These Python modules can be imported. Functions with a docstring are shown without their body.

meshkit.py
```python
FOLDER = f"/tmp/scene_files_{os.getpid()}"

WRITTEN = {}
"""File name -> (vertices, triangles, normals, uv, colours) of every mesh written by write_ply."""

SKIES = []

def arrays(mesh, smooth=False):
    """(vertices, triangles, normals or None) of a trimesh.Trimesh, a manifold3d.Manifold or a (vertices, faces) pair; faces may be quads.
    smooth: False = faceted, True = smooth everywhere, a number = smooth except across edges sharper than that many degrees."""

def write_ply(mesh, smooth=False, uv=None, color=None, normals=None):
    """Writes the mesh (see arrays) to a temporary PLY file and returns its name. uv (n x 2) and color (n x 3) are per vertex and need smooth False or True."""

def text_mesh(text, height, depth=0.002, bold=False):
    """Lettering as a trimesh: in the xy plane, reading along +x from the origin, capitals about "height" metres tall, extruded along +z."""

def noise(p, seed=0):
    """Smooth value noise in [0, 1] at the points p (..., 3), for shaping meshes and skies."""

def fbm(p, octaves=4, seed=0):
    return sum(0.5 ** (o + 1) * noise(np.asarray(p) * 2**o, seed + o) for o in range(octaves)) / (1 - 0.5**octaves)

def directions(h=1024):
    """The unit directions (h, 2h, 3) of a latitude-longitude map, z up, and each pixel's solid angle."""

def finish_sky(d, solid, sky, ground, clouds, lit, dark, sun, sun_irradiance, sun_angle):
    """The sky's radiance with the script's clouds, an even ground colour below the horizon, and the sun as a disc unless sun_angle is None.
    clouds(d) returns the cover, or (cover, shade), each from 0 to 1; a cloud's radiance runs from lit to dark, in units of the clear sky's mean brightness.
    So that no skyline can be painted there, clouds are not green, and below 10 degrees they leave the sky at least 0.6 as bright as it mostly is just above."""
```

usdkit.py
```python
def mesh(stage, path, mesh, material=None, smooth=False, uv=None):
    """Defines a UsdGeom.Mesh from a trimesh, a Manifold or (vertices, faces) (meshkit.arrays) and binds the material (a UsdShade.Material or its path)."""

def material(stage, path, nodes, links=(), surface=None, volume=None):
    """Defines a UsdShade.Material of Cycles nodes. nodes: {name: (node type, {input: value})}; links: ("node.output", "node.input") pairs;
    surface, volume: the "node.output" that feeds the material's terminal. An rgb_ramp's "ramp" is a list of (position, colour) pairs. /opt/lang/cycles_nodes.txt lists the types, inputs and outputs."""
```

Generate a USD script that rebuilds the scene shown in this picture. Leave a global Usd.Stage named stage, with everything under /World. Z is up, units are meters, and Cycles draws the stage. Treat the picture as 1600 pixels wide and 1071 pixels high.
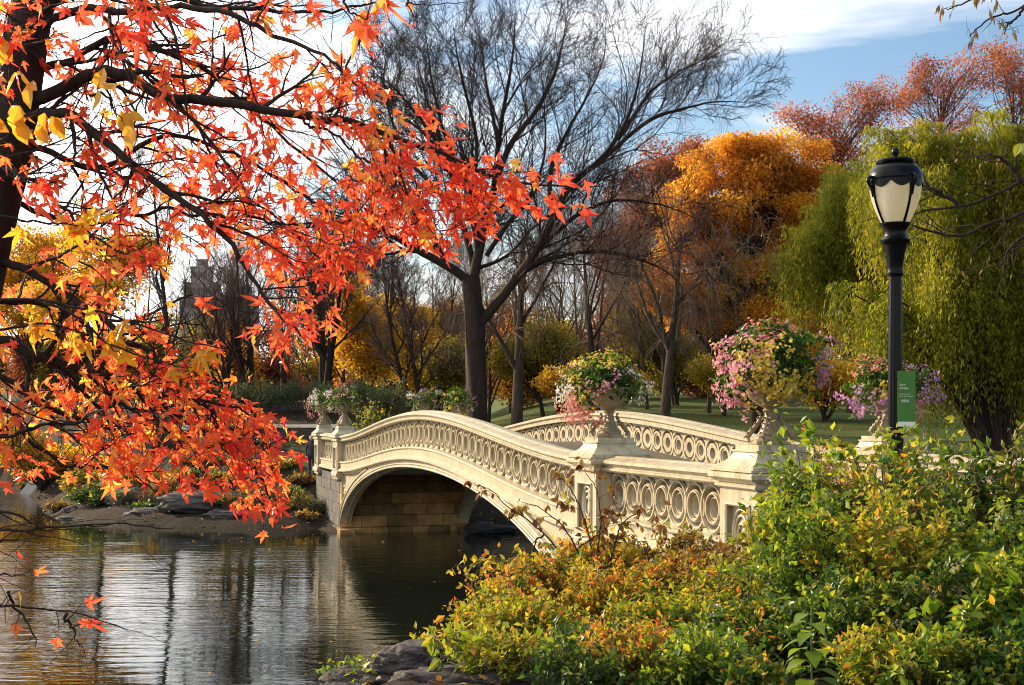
import math
import numpy as np
import trimesh
import shapely.geometry as sg
import shapely
import manifold3d as m3
import usdkit, meshkit
from pxr import Gf, Sdf, Usd, UsdGeom, UsdLux, UsdShade, Vt

stage = Usd.Stage.CreateInMemory()
UsdGeom.SetStageUpAxis(stage, 'Z')
UsdGeom.SetStageMetersPerUnit(stage, 1.0)
UsdGeom.Xform.Define(stage, '/World')
stage.SetDefaultPrim(stage.GetPrimAtPath('/World'))

# ------------------------------------------------------------------ camera, sky, sun
CAM = np.array([0.0, 0.0, 4.18])
F_PX, HORIZON, CX = 2050.0, 650.0, 800.0          # focal length in pixels of a 1600 wide picture, eye level
cam = UsdGeom.Camera.Define(stage, '/World/camera')
cam.CreateHorizontalApertureAttr(36.0)
cam.CreateVerticalApertureAttr(36.0 * 1071 / 1600)
cam.CreateFocalLengthAttr(36.0 * F_PX / 1600)
cam.CreateVerticalApertureOffsetAttr(36.0 * (HORIZON - 535.5) / 1600)
cam.CreateClippingRangeAttr((0.1, 5000.0))
cam.CreateExposureAttr(0.95)
cam.AddTranslateOp().Set(Gf.Vec3d(*CAM))
cam.AddRotateXOp().Set(90.0)

SUN_EL = math.radians(21.0)
SUN_H = np.array([-0.78, 0.62]); SUN_H /= np.linalg.norm(SUN_H)
SUN = np.array([SUN_H[0] * math.cos(SUN_EL), SUN_H[1] * math.cos(SUN_EL), math.sin(SUN_EL)])
sun = UsdLux.DistantLight.Define(stage, '/World/sun')
sun.CreateNormalizeAttr(True)
sun.CreateIntensityAttr(1.25)
sun.CreateAngleAttr(0.5)
sun.CreateColorAttr(Gf.Vec3f(1.0, 0.79, 0.51))
_z = SUN; _x = np.cross([0, 0, 1.0], _z); _x /= np.linalg.norm(_x); _y = np.cross(_z, _x)
_m = np.eye(4); _m[0, :3], _m[1, :3], _m[2, :3] = _x, _y, _z
sun.AddTransformOp().Set(Gf.Matrix4d(*_m.ravel().tolist()))

sky_mat = usdkit.material(stage, '/World/Looks/sky', {
    'sky': ('sky_texture', {'sky_type': 'single_scattering', 'sun_disc': False, 'sun_elevation': SUN_EL,
                            'sun_rotation': math.atan2(SUN[0], SUN[1]), 'air_density': 1.0, 'aerosol_density': 1.2}),
    'geo': ('texture_coordinate', {}),
    'sep': ('separate_xyz', {}),
    'zc': ('math', {'math_type': 'maximum', 'value2': 0.0}),
    'za': ('math', {'math_type': 'add', 'value2': 0.12}),
    'dx': ('math', {'math_type': 'divide'}), 'dy': ('math', {'math_type': 'divide'}),
    'cmb': ('combine_xyz', {'z': 0.0}),
    'map': ('mapping', {'scale': (0.55, 0.95, 1.0), 'location': (6.5, 5.2, 0.0)}),
    'n1': ('noise_texture', {'scale': 1.6, 'detail': 7.0, 'roughness': 0.56, 'distortion': 0.35}),
    'r1': ('rgb_ramp', {'ramp': [(0.0, (0, 0, 0)), (0.42, (0.03, 0.03, 0.03)), (0.58, (0.85, 0.85, 0.85)), (0.75, (1, 1, 1))]}),
    'bx': ('math', {'math_type': 'multiply_add', 'value2': -0.26, 'value3': 0.025}), 'ba': ('math', {'math_type': 'add'}),
    'hs': ('hsv', {'saturation': 1.25, 'value': 1.1}),
    'dt': ('vector_math', {'math_type': 'dot_product', 'vector2': tuple(SUN)}), 'd0': ('math', {'math_type': 'maximum', 'value2': 0.0}), 'd4': ('math', {'math_type': 'power', 'value2': 4.0}),
    'gl': ('math', {'math_type': 'multiply_add', 'value2': 12.5, 'value3': 7.8}), 'cc': ('combine_xyz', {}), 'mix': ('mix_color', {'use_clamp': True}),
    'bg': ('background_shader', {'strength': 0.085}),
}, [('geo.generated', 'sep.vector'), ('geo.generated', 'dt.vector1'), ('dt.value', 'd0.value1'), ('d0.value', 'd4.value1'), ('d4.value', 'gl.value1'), ('gl.value', 'cc.x'), ('gl.value', 'cc.y'), ('gl.value', 'cc.z'), ('cc.vector', 'mix.b'), ('sep.z', 'zc.value1'), ('zc.value', 'za.value1'), ('sep.x', 'dx.value1'), ('sep.y', 'dy.value1'),
    ('za.value', 'dx.value2'), ('za.value', 'dy.value2'), ('dx.value', 'cmb.x'), ('dy.value', 'cmb.y'), ('cmb.vector', 'map.vector'),
    ('map.vector', 'n1.vector'), ('sep.x', 'bx.value1'), ('n1.fac', 'ba.value1'), ('bx.value', 'ba.value2'), ('ba.value', 'r1.fac'), ('r1.color', 'mix.fac'), ('sky.color', 'hs.color'), ('hs.color', 'mix.a'), ('mix.result', 'bg.color')],
    surface='bg.background')
sky = UsdLux.DomeLight.Define(stage, '/World/sky')
sky.CreateIntensityAttr(1.0)
UsdShade.MaterialBindingAPI.Apply(sky.GetPrim()).Bind(sky_mat)
sky.GetPrim().SetCustomDataByKey('kind', 'structure')

# ------------------------------------------------------------------ helpers
def PX(x, y, d):
    """The point seen at pixel (x, y) of the 1600 wide photograph, d metres in front of the eye."""
    return np.array([(x - CX) * d / F_PX, d, CAM[2] - (y - HORIZON) * d / F_PX])

def unit(v):
    v = np.asarray(v, float)
    return v / np.maximum(np.linalg.norm(v, axis=-1, keepdims=True), 1e-9)

USED = {}
def numbered(parent, name):
    k = USED.get((parent, name), 0); USED[(parent, name)] = k + 1
    return f'{parent}/{name}' if k == 0 else f'{parent}/{name}_{k:03d}'

LOCS = {}
def tag(prim, label=None, cat=None, group=None, kind=None):
    for k, v in (('label', label), ('category', cat), ('group', group), ('kind', kind)):
        if v: prim.SetCustomDataByKey(k, v)

def thing(name, label, cat, loc=(0, 0, 0), group=None):
    p = numbered('/World', name)
    x = UsdGeom.Xform.Define(stage, p); x.AddTranslateOp().Set(Gf.Vec3d(*map(float, loc)))
    LOCS[p] = np.asarray(loc, float)
    tag(x.GetPrim(), label, cat, group)
    return p

def holder(parent, name, label=None):
    p = numbered(parent, name)
    x = UsdGeom.Xform.Define(stage, p); LOCS[p] = LOCS[parent]
    if label: tag(x.GetPrim(), label)
    return p

def put(parent, name, mesh, mat, label=None, kind=None, smooth=False, tint=None):
    """ONE Mesh prim; mesh in world coordinates: a trimesh, a manifold, or (vertices, faces[, tint])."""
    p = numbered(parent, name)
    if isinstance(mesh, tuple) and len(mesh) == 3: mesh, tint = mesh[:2], mesh[2]
    v, f, n = meshkit.arrays(mesh, smooth)
    loc = LOCS.get(parent, np.zeros(3))
    LOCS[p] = loc
    m = UsdGeom.Mesh.Define(stage, p)
    m.CreatePointsAttr(Vt.Vec3fArray.FromNumpy((v - loc).astype(np.float32)))
    m.CreateFaceVertexCountsAttr(Vt.IntArray.FromNumpy(np.full(len(f), 3, np.int32)))
    m.CreateFaceVertexIndicesAttr(Vt.IntArray.FromNumpy(f.astype(np.int32).ravel()))
    m.CreateSubdivisionSchemeAttr('none')
    if n is not None:
        m.CreateNormalsAttr(Vt.Vec3fArray.FromNumpy(n.astype(np.float32))); m.SetNormalsInterpolation('vertex')
    if tint is not None and smooth in (False, True):
        UsdGeom.PrimvarsAPI(m).CreatePrimvar('tint', Sdf.ValueTypeNames.FloatArray, 'vertex').Set(Vt.FloatArray.FromNumpy(np.asarray(tint, np.float32)))
    if mat is not None:
        UsdShade.MaterialBindingAPI.Apply(m.GetPrim()).Bind(mat)
    tag(m.GetPrim(), label, None, None, kind)
    return p

def solo(name, mesh, mat, label, cat, group=None, kind=None, smooth=False):
    p = put('/World', name, mesh, mat, smooth=smooth)
    tag(stage.GetPrimAtPath(p), label, cat, group, kind)
    return p

def struct(name, mesh, mat, smooth=False, kind='structure', label=None):
    p = put('/World', name, mesh, mat, kind=kind, smooth=smooth, label=label)
    return p

def join(parts):
    """Joins (v, f) or (v, f, tint) tuples."""
    vs, fs, ts, n = [], [], [], 0
    for q in parts:
        if hasattr(q, 'to_mesh') or isinstance(q, trimesh.Trimesh): q = meshkit.arrays(q)[:2]
        v, f = np.asarray(q[0], float), np.asarray(q[1], int)
        if f.shape[1] == 4: f = np.vstack([f[:, [0, 1, 2]], f[:, [0, 2, 3]]])
        vs.append(v); fs.append(f + n); n += len(v)
        ts.append(q[2] if len(q) > 2 else np.full(len(v), 0.5))
    return np.vstack(vs), np.vstack(fs), np.concatenate(ts)

def tubes(P, R, sides=5, tint=None):
    """A batch of polylines (N, K, 3) with radii (N, K) as tapered tubes; open ends close to a point through a tiny radius."""
    P = np.asarray(P, float)
    if P.ndim == 2: P = P[None]; R = np.asarray(R, float)[None]
    N, K, _ = P.shape
    R = np.broadcast_to(np.asarray(R, float), (N, K))
    t = unit(np.gradient(P, axis=1))
    ref = np.where(np.abs(t[:, :1, 2:]) < 0.9, np.array([0, 0, 1.0]), np.array([1.0, 0, 0]))
    a = unit(np.cross(t, np.broadcast_to(ref, t.shape))); b = np.cross(t, a)
    ang = np.arange(sides) * 2 * np.pi / sides
    v = P[:, :, None] + R[:, :, None, None] * (np.cos(ang)[:, None] * a[:, :, None] + np.sin(ang)[:, None] * b[:, :, None])
    i, j = np.meshgrid(np.arange(K - 1), np.arange(sides), indexing='ij')
    q = np.stack([i * sides + j, i * sides + (j + 1) % sides, (i + 1) * sides + (j + 1) % sides, (i + 1) * sides + j], -1).reshape(-1, 4)
    f = np.vstack([q[:, [0, 1, 2]], q[:, [0, 2, 3]]])
    F = (f[None] + (np.arange(N) * K * sides)[:, None, None]).reshape(-1, 3)
    V = v.reshape(-1, 3)
    rng = np.random.default_rng(N * 7 + K)
    return V, F, np.repeat(rng.random(N), K * sides)

def curves(parent, name, batches, mat):
    """Thin wires: batches of (N, K, 3) polylines with (N, K) radii, as ONE BasisCurves prim of kind stuff."""
    p = numbered(parent, name); loc = LOCS.get(parent, np.zeros(3)); LOCS[p] = loc
    P = np.vstack([b[0].reshape(-1, 3) for b in batches]); R = np.concatenate([np.broadcast_to(b[1], b[0].shape[:2]).ravel() for b in batches])
    n = np.concatenate([np.full(len(b[0]), b[0].shape[1], np.int32) for b in batches])
    c = UsdGeom.BasisCurves.Define(stage, p)
    c.CreateTypeAttr('linear'); c.CreateWrapAttr('nonperiodic')
    c.CreatePointsAttr(Vt.Vec3fArray.FromNumpy((P - loc).astype(np.float32))); c.CreateCurveVertexCountsAttr(Vt.IntArray.FromNumpy(n))
    c.CreateWidthsAttr(Vt.FloatArray.FromNumpy((2 * R).astype(np.float32))); c.SetWidthsInterpolation('vertex')
    UsdShade.MaterialBindingAPI.Apply(c.GetPrim()).Bind(mat); tag(c.GetPrim(), kind='stuff')
    return p

def scatter(parent, name, protos, mat, pos, yaw, scale, pid):
    """One PointInstancer of kind stuff: leaf clumps, each one of the prototype meshes."""
    p = numbered(parent, name); loc = LOCS.get(parent, np.zeros(3)); LOCS[p] = np.zeros(3)
    pi = UsdGeom.PointInstancer.Define(stage, p); paths = []
    for q in protos: paths.append(put(p, 'clump', q, mat))
    pi.CreatePrototypesRel().SetTargets([Sdf.Path(x) for x in paths])
    pi.CreateProtoIndicesAttr(Vt.IntArray.FromNumpy(np.asarray(pid, np.int32)))
    pi.CreatePositionsAttr(Vt.Vec3fArray.FromNumpy((pos - loc).astype(np.float32)))
    pi.CreateOrientationsAttr(Vt.QuathArray([Gf.Quath(float(math.cos(a / 2)), 0.0, 0.0, float(math.sin(a / 2))) for a in yaw]))
    sc = np.asarray(scale, float); sc = np.repeat(sc[:, None], 3, 1) if sc.ndim == 1 else sc
    pi.CreateScalesAttr(Vt.Vec3fArray.FromNumpy(sc.astype(np.float32)))
    tag(pi.GetPrim(), kind='stuff')
    return p

def smooth_line(pts, n):
    """Catmull-Rom through the points, n samples."""
    p = np.asarray(pts, float)
    q = np.vstack([2 * p[0] - p[1], p, 2 * p[-1] - p[-2]])
    u = np.linspace(0, len(p) - 1 - 1e-9, n); i = u.astype(int); t = (u - i)[:, None]
    a, b, c, d = q[i], q[i + 1], q[i + 2], q[i + 3]
    return 0.5 * (2 * b + (c - a) * t + (2 * a - 5 * b + 4 * c - d) * t ** 2 + (3 * b - a - 3 * c + d) * t ** 3)

def sample(P, R, idx, t):
    K = P.shape[1]; u = t * (K - 1); i = np.minimum(u.astype(int), K - 2); w = (u - i)[:, None]
    a, b = P[idx, i], P[idx, i + 1]
    r = R[idx, i] * (1 - w[:, 0]) + R[idx, i + 1] * w[:, 0]
    return a * (1 - w) + b * w, unit(b - a), r

def grow(rng, P, R, n, t=(0.2, 1.0), ang=(25, 60), length=(0.5, 1.0), K=5, up=0.0, wander=0.15, rr=0.6, fall=0.5, droop=0.0, rmin=0.004, relative=True):
    """n children on each polyline of the batch P (N, K, 3)."""
    N = len(P); idx = np.repeat(np.arange(N), n); M = N * n
    tt = t[0] + (t[1] - t[0]) * ((np.tile(np.arange(n), N) + rng.random(M)) / n)
    pos, tan, r = sample(P, R, idx, tt)
    plen = np.linalg.norm(np.diff(P, axis=1), axis=2).sum(1)
    L = rng.uniform(*length, M) * (plen[idx] if relative else 1.0) * (1 - fall * tt)
    side = unit(rng.normal(size=(M, 3))); side = unit(side - tan * (side * tan).sum(1, keepdims=True))
    an = np.radians(rng.uniform(*ang, M))[:, None]
    d = unit(tan * np.cos(an) + side * np.sin(an) + np.array([0, 0, up]))
    out = np.empty((M, K, 3)); out[:, 0] = pos
    step = (L / (K - 1))[:, None]
    for k in range(1, K):
        d = unit(d + rng.normal(size=(M, 3)) * wander + np.array([0, 0, up * 0.35 - droop * k / K]))
        out[:, k] = out[:, k - 1] + d * step
    r0 = np.maximum(r * rr, rmin)[:, None]
    return out, r0 * np.linspace(1, 0.35, K)[None]

def random_frames(rng, n, flat=0.0, axis_down=0.0):
    """n rotation frames (x along the leaf, z its face); flat pulls faces upward, axis_down pulls tips downward."""
    x = unit(rng.normal(size=(n, 3)) + np.array([0, 0, -axis_down]))
    z = rng.normal(size=(n, 3)) + np.array([0, 0, flat])
    z = unit(z - x * (x * z).sum(1, keepdims=True)); y = np.cross(z, x)
    return np.stack([x, y, z], 1)

def stamp(template, pos, frames, scale, tint, vt=None):
    tv, tf = template
    n = len(pos)
    v = np.einsum('tk,nkc->ntc', tv, frames) * np.reshape(scale, (-1, 1, 1)) + pos[:, None]
    f = tf[None] + (np.arange(n) * len(tv))[:, None, None]
    tt = np.repeat(tint, len(tv)) if vt is None else (np.asarray(tint)[:, None] + vt[None]).clip(0, 1).ravel()
    return v.reshape(-1, 3), f.reshape(-1, 3), tt

# leaf templates: x from stalk to tip, unit length
OVATE = (np.array([[0, 0, 0], [.30, .24, .05], [.62, .20, .04], [1, 0, -.06], [.62, -.20, .04], [.30, -.24, .05], [.45, 0, -.03]], float),
         np.array([[0, 6, 1], [1, 6, 2], [2, 6, 3], [3, 6, 4], [4, 6, 5], [5, 6, 0]]))
BLADE = (np.array([[0, 0, 0], [.45, .10, .03], [1, 0, -.03], [.45, -.10, .03]], float), np.array([[0, 3, 1], [1, 3, 2]]))
FOLD = (np.array([[0, 0, 0], [.42, .27, .07], [1, 0, -.08], [.42, -.27, .07], [.46, 0, -.02]], float), np.array([[0, 4, 1], [1, 4, 2], [2, 4, 3], [3, 4, 0]]))
QUAD = (np.array([[0, 0, 0], [.5, .36, .08], [1, 0, 0], [.5, -.36, .08]], float), np.array([[0, 3, 1], [1, 3, 2]]))
def star_leaf():
    lobes = [(-2.25, .42), (-1.2, .74), (0, 1.0), (1.2, .74), (2.25, .42)]
    pts = [(0.0, 0.0)]
    c = np.array([.30, 0.0])
    for k, (a, l) in enumerate(lobes):
        a0 = a * 0.93
        d = np.array([math.cos(a0), math.sin(a0)]); s = np.array([-d[1], d[0]])
        ln = l * .70 if k != 2 else .70
        pts += [tuple(c + d * ln * .50 - s * .105 * (1 if k != 2 else 1.15)), tuple(c + d * ln), tuple(c + d * ln * .50 + s * .105 * (1 if k != 2 else 1.15))]
        if k < 4:
            m = (a + lobes[k + 1][0]) / 2 * .93
            pts.append(tuple(c + np.array([math.cos(m), math.sin(m)]) * .17))
    pts = np.array(pts); n = len(pts)
    rad = np.linalg.norm(pts - c, axis=1)
    v = np.vstack([np.c_[pts, -.28 * rad ** 2], [[c[0], c[1], .03]]])
    f = np.array([[n, i, (i + 1) % n] for i in range(n)])
    return v, f
STAR = star_leaf()
def bent(tpl, twist, curl):
    v, f = tpl; v = v.copy()
    v[:, 2] += curl * v[:, 0] ** 2 + twist * v[:, 1] * v[:, 0]
    return v, f
STAR_VT = np.r_[.10 - .34 * (np.linalg.norm(STAR[0][:-1, :2] - (.30, 0), axis=1) - .3), .26]
def worn(k):
    r = np.random.default_rng(k); v, f = star_leaf(); c = np.array([.30, 0])
    v[1:-1, :2] = c + (v[1:-1, :2] - c) * r.uniform(.80, 1.12, (len(v) - 2, 1)) + r.normal(size=(len(v) - 2, 2)) * .016
    v[:, 2] += r.normal(size=len(v)) * .045
    return bent((v, f), r.normal() * .9, -.35 + r.normal() * .45)
STARS = [worn(k) for k in range(12)]

def cbox(c, s, b=0.01):
    """A box with chamfered edges (convex hull)."""
    h = np.asarray(s, float) / 2; b = min(b, *(h * .6))
    p = []
    for sx in (-1, 1):
        for sy in (-1, 1):
            for sz in (-1, 1):
                for k in range(3):
                    q = h.copy(); q = q - b; q[k] = h[k]; p.append(q * (sx, sy, sz))
    m = trimesh.convex.convex_hull(np.array(p)); m.apply_translation(c)
    return m

def revolve(profile, c=(0, 0, 0), n=24):
    """(r, z) profile about the vertical axis through c."""
    pr = np.asarray(profile, float); K = len(pr); a = np.arange(n) * 2 * np.pi / n
    v = np.stack([pr[:, None, 0] * np.cos(a), pr[:, None, 0] * np.sin(a), np.broadcast_to(pr[:, None, 1], (K, n))], -1).reshape(-1, 3) + np.asarray(c)
    i, j = np.meshgrid(np.arange(K - 1), np.arange(n), indexing='ij')
    q = np.stack([i * n + j, i * n + (j + 1) % n, (i + 1) * n + (j + 1) % n, (i + 1) * n + j], -1).reshape(-1, 4)
    return v, np.vstack([q[:, [0, 1, 2]], q[:, [0, 2, 3]]])

def lumpy(rng, c, s, seed, sub=3, rough=.35):
    m = trimesh.creation.icosphere(sub)
    v = np.array(m.vertices)
    n = meshkit.fbm(v * 1.3 + seed * 7.7, 4, seed) - .5
    cell = np.floor((v @ np.array([.35, .25, 1.0]) + .25 * n) * 4.5) / 4.5           # ledges along the bedding
    v = v * (1 + rough * 1.7 * n + .22 * (meshkit.noise(np.stack([cell * 9, v[:, 0] * 2.2, v[:, 1] * 2.2], -1), seed) - .5) + .10 * (meshkit.fbm(v * 6, 3, seed) - .5))[:, None]
    v = np.sign(v) * np.abs(v) ** .85
    return v * np.asarray(s) + np.asarray(c), np.asarray(m.faces)

# ------------------------------------------------------------------ materials
def mat(name, nodes, links, surface): return usdkit.material(stage, '/World/Looks/' + name, nodes, links, surface=surface)

def leaf_mat(name, ramp, transl=0.45, rough=0.55, gain=1.25, spec=0.25):
    return mat(name, {
        'at': ('attribute', {'attribute': 'tint'}), 'r': ('rgb_ramp', {'ramp': ramp}),
        'p': ('principled_bsdf', {'roughness': rough, 'specular_ior_level': spec}),
        'g': ('mix_color', {'blend_type': 'multiply', 'fac': 1.0, 'b': (gain, gain, gain * .75), 'use_clamp': False}),
        't': ('translucent_bsdf', {}), 'm': ('mix_closure', {'fac': transl})},
        [('at.fac', 'r.fac'), ('r.color', 'p.base_color'), ('r.color', 'g.a'), ('g.result', 't.color'), ('p.BSDF', 'm.closure1'), ('t.BSDF', 'm.closure2')], 'm.closure')

def bark_mat(name, c1, c2, scale=9.0, rough=.9):
    return mat(name, {
        'tc': ('texture_coordinate', {}), 'mp': ('mapping', {'scale': (1, 1, .22)}),
        'n': ('noise_texture', {'scale': scale, 'detail': 6.0, 'roughness': .65}),
        'r': ('rgb_ramp', {'ramp': [(.3, c1), (.7, c2)]}), 'b': ('bump', {'strength': .8, 'distance': .03}),
        'p': ('principled_bsdf', {'roughness': rough, 'specular_ior_level': .2})},
        [('tc.object', 'mp.vector'), ('mp.vector', 'n.vector'), ('n.fac', 'r.fac'), ('n.fac', 'b.height'), ('b.normal', 'p.normal'), ('r.color', 'p.base_color')], 'p.BSDF')

def plain_mat(name, c, rough=.5, metallic=0.0, coat=0.0, var=.12, scale=14.0, spec=.5, bump=0.0):
    c = np.asarray(c, float)
    return mat(name, {
        'tc': ('texture_coordinate', {}), 'n': ('noise_texture', {'scale': scale, 'detail': 5.0}),
        'r': ('rgb_ramp', {'ramp': [(.3, tuple(c * (1 - var))), (.7, tuple(np.minimum(c * (1 + var), 1)))]}),
        'b': ('bump', {'strength': bump, 'distance': .01}),
        'p': ('principled_bsdf', {'roughness': rough, 'metallic': metallic, 'coat_weight': coat, 'specular_ior_level': spec})},
        [('tc.object', 'n.vector'), ('n.fac', 'r.fac'), ('r.color', 'p.base_color'), ('n.fac', 'b.height'), ('b.normal', 'p.normal')], 'p.BSDF')

M = {}
M['cream'] = mat('cream_paint', {
    'tc': ('texture_coordinate', {}), 'n': ('noise_texture', {'scale': 3.0, 'detail': 8.0, 'roughness': .62}),
    'mp': ('mapping', {'scale': (6, 6, .8)}), 'n2': ('noise_texture', {'scale': 2.0, 'detail': 6.0, 'roughness': .6}),
    'r': ('rgb_ramp', {'ramp': [(.25, (.29, .235, .145)), (.5, (.39, .33, .218)), (.75, (.46, .395, .27))]}),
    'r2': ('rgb_ramp', {'ramp': [(.30, (.50, .43, .32)), (.42, (.80, .76, .68)), (.52, (1, 1, 1))]}),
    'm': ('mix_color', {'blend_type': 'multiply', 'fac': .8}), 'b': ('bump', {'strength': .25, 'distance': .01}),
    'p': ('principled_bsdf', {'roughness': .42, 'specular_ior_level': .45})},
    [('tc.object', 'n.vector'), ('n.fac', 'r.fac'), ('tc.object', 'mp.vector'), ('mp.vector', 'n2.vector'), ('n2.fac', 'r2.fac'),
     ('r.color', 'm.a'), ('r2.color', 'm.b'), ('m.result', 'p.base_color'), ('n.fac', 'b.height'), ('b.normal', 'p.normal')], 'p.BSDF')
M['stone'] = plain_mat('abutment_stone', (.38, .215, .08), .85, var=.35, scale=3.0, bump=.6, spec=.2)
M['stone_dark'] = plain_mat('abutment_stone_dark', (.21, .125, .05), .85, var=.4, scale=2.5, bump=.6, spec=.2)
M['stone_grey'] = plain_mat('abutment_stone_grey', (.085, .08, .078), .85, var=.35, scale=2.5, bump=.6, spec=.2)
M['urn'] = plain_mat('urn_iron', (.25, .19, .105), .5, var=.25, scale=12.0, bump=.2)
M['deck'] = plain_mat('deck_wood', (.065, .045, .024), .7, var=.3, scale=6)
M['iron'] = plain_mat('black_iron', (.0022, .0022, .0026), .24, var=.2, coat=0, scale=30, bump=.05, spec=.17)
M['globe'] = mat('lamp_glass', {
    'p': ('principled_bsdf', {'base_color': (.86, .82, .68), 'roughness': .12, 'specular_ior_level': .5}),
    't': ('translucent_bsdf', {'color': (.95, .88, .66)}), 'm': ('mix_closure', {'fac': .6})},
    [('p.BSDF', 'm.closure1'), ('t.BSDF', 'm.closure2')], 'm.closure')
M['sign_green'] = plain_mat('sign_green', (.035, .13, .008), .45, var=.05)
M['sign_white'] = plain_mat('sign_white', (.62, .62, .58), .5, var=.04)
M['bark'] = bark_mat('bark_brown', (.022, .015, .010), (.075, .052, .034))
M['bark_dark'] = bark_mat('bark_dark', (.012, .008, .006), (.045, .028, .020), 16)
M['bark_grey'] = bark_mat('bark_grey', (.040, .032, .026), (.125, .098, .075), 12)
M['twig_tan'] = bark_mat('twig_tan', (.10, .066, .042), (.22, .15, .095), 20)
M['twig_purple'] = bark_mat('twig_purple', (.085, .056, .047), (.20, .135, .105), 20)
M['rock'] = mat('rock', {
    'tc': ('texture_coordinate', {}), 'n': ('noise_texture', {'scale': 3.5, 'detail': 9.0, 'roughness': .65}),
    'v': ('mapping', {'scale': (1, 1, 6), 'rotation': (.3, .2, 0)}), 'n2': ('noise_texture', {'scale': 2.2, 'detail': 8.0, 'roughness': .7}),
    'r': ('rgb_ramp', {'ramp': [(.3, (.014, .012, .013)), (.55, (.050, .043, .040)), (.75, (.115, .10, .092))]}),
    'mx': ('mix_color', {'fac': .5}), 'b': ('bump', {'strength': .9, 'distance': .05}), 'p': ('principled_bsdf', {'roughness': .8, 'specular_ior_level': .3})},
    [('tc.object', 'n.vector'), ('tc.object', 'v.vector'), ('v.vector', 'n2.vector'), ('n.color', 'mx.a'), ('n2.color', 'mx.b'), ('mx.result', 'r.fac'),
     ('n2.fac', 'b.height'), ('b.normal', 'p.normal'), ('r.color', 'p.base_color')], 'p.BSDF')
M['ground'] = mat('ground', {
    'g': ('geometry', {}), 'n': ('noise_texture', {'scale': .16, 'detail': 6.0, 'roughness': .6}), 'n2': ('noise_texture', {'scale': 7.0, 'detail': 5.0, 'roughness': .7}),
    'at': ('attribute', {'attribute': 'tint'}),
    'soil': ('rgb_ramp', {'ramp': [(.3, (.009, .007, .006)), (.55, (.022, .016, .011)), (.75, (.060, .034, .018))]}),
    'lawn': ('rgb_ramp', {'ramp': [(.25, (.030, .050, .012)), (.5, (.055, .085, .020)), (.75, (.115, .095, .026))]}),
    'k': ('math', {'math_type': 'multiply_add', 'value2': .55}), 'h': ('math', {'math_type': 'multiply', 'value2': .5}),
    'mx': ('mix_color', {}), 'b': ('bump', {'strength': .7, 'distance': .04}), 'p': ('principled_bsdf', {'roughness': .95, 'specular_ior_level': .1})},
    [('g.position', 'n.vector'), ('g.position', 'n2.vector'), ('n2.fac', 'soil.fac'), ('n2.fac', 'h.value1'), ('n.fac', 'k.value1'), ('h.value', 'k.value3'), ('k.value', 'lawn.fac'),
     ('at.fac', 'mx.fac'), ('soil.color', 'mx.a'), ('lawn.color', 'mx.b'), ('mx.result', 'p.base_color'), ('n2.fac', 'b.height'), ('b.normal', 'p.normal')], 'p.BSDF')
M['path'] = plain_mat('asphalt_path', (.16, .15, .135), .8, var=.2, scale=20, bump=.2)
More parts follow.
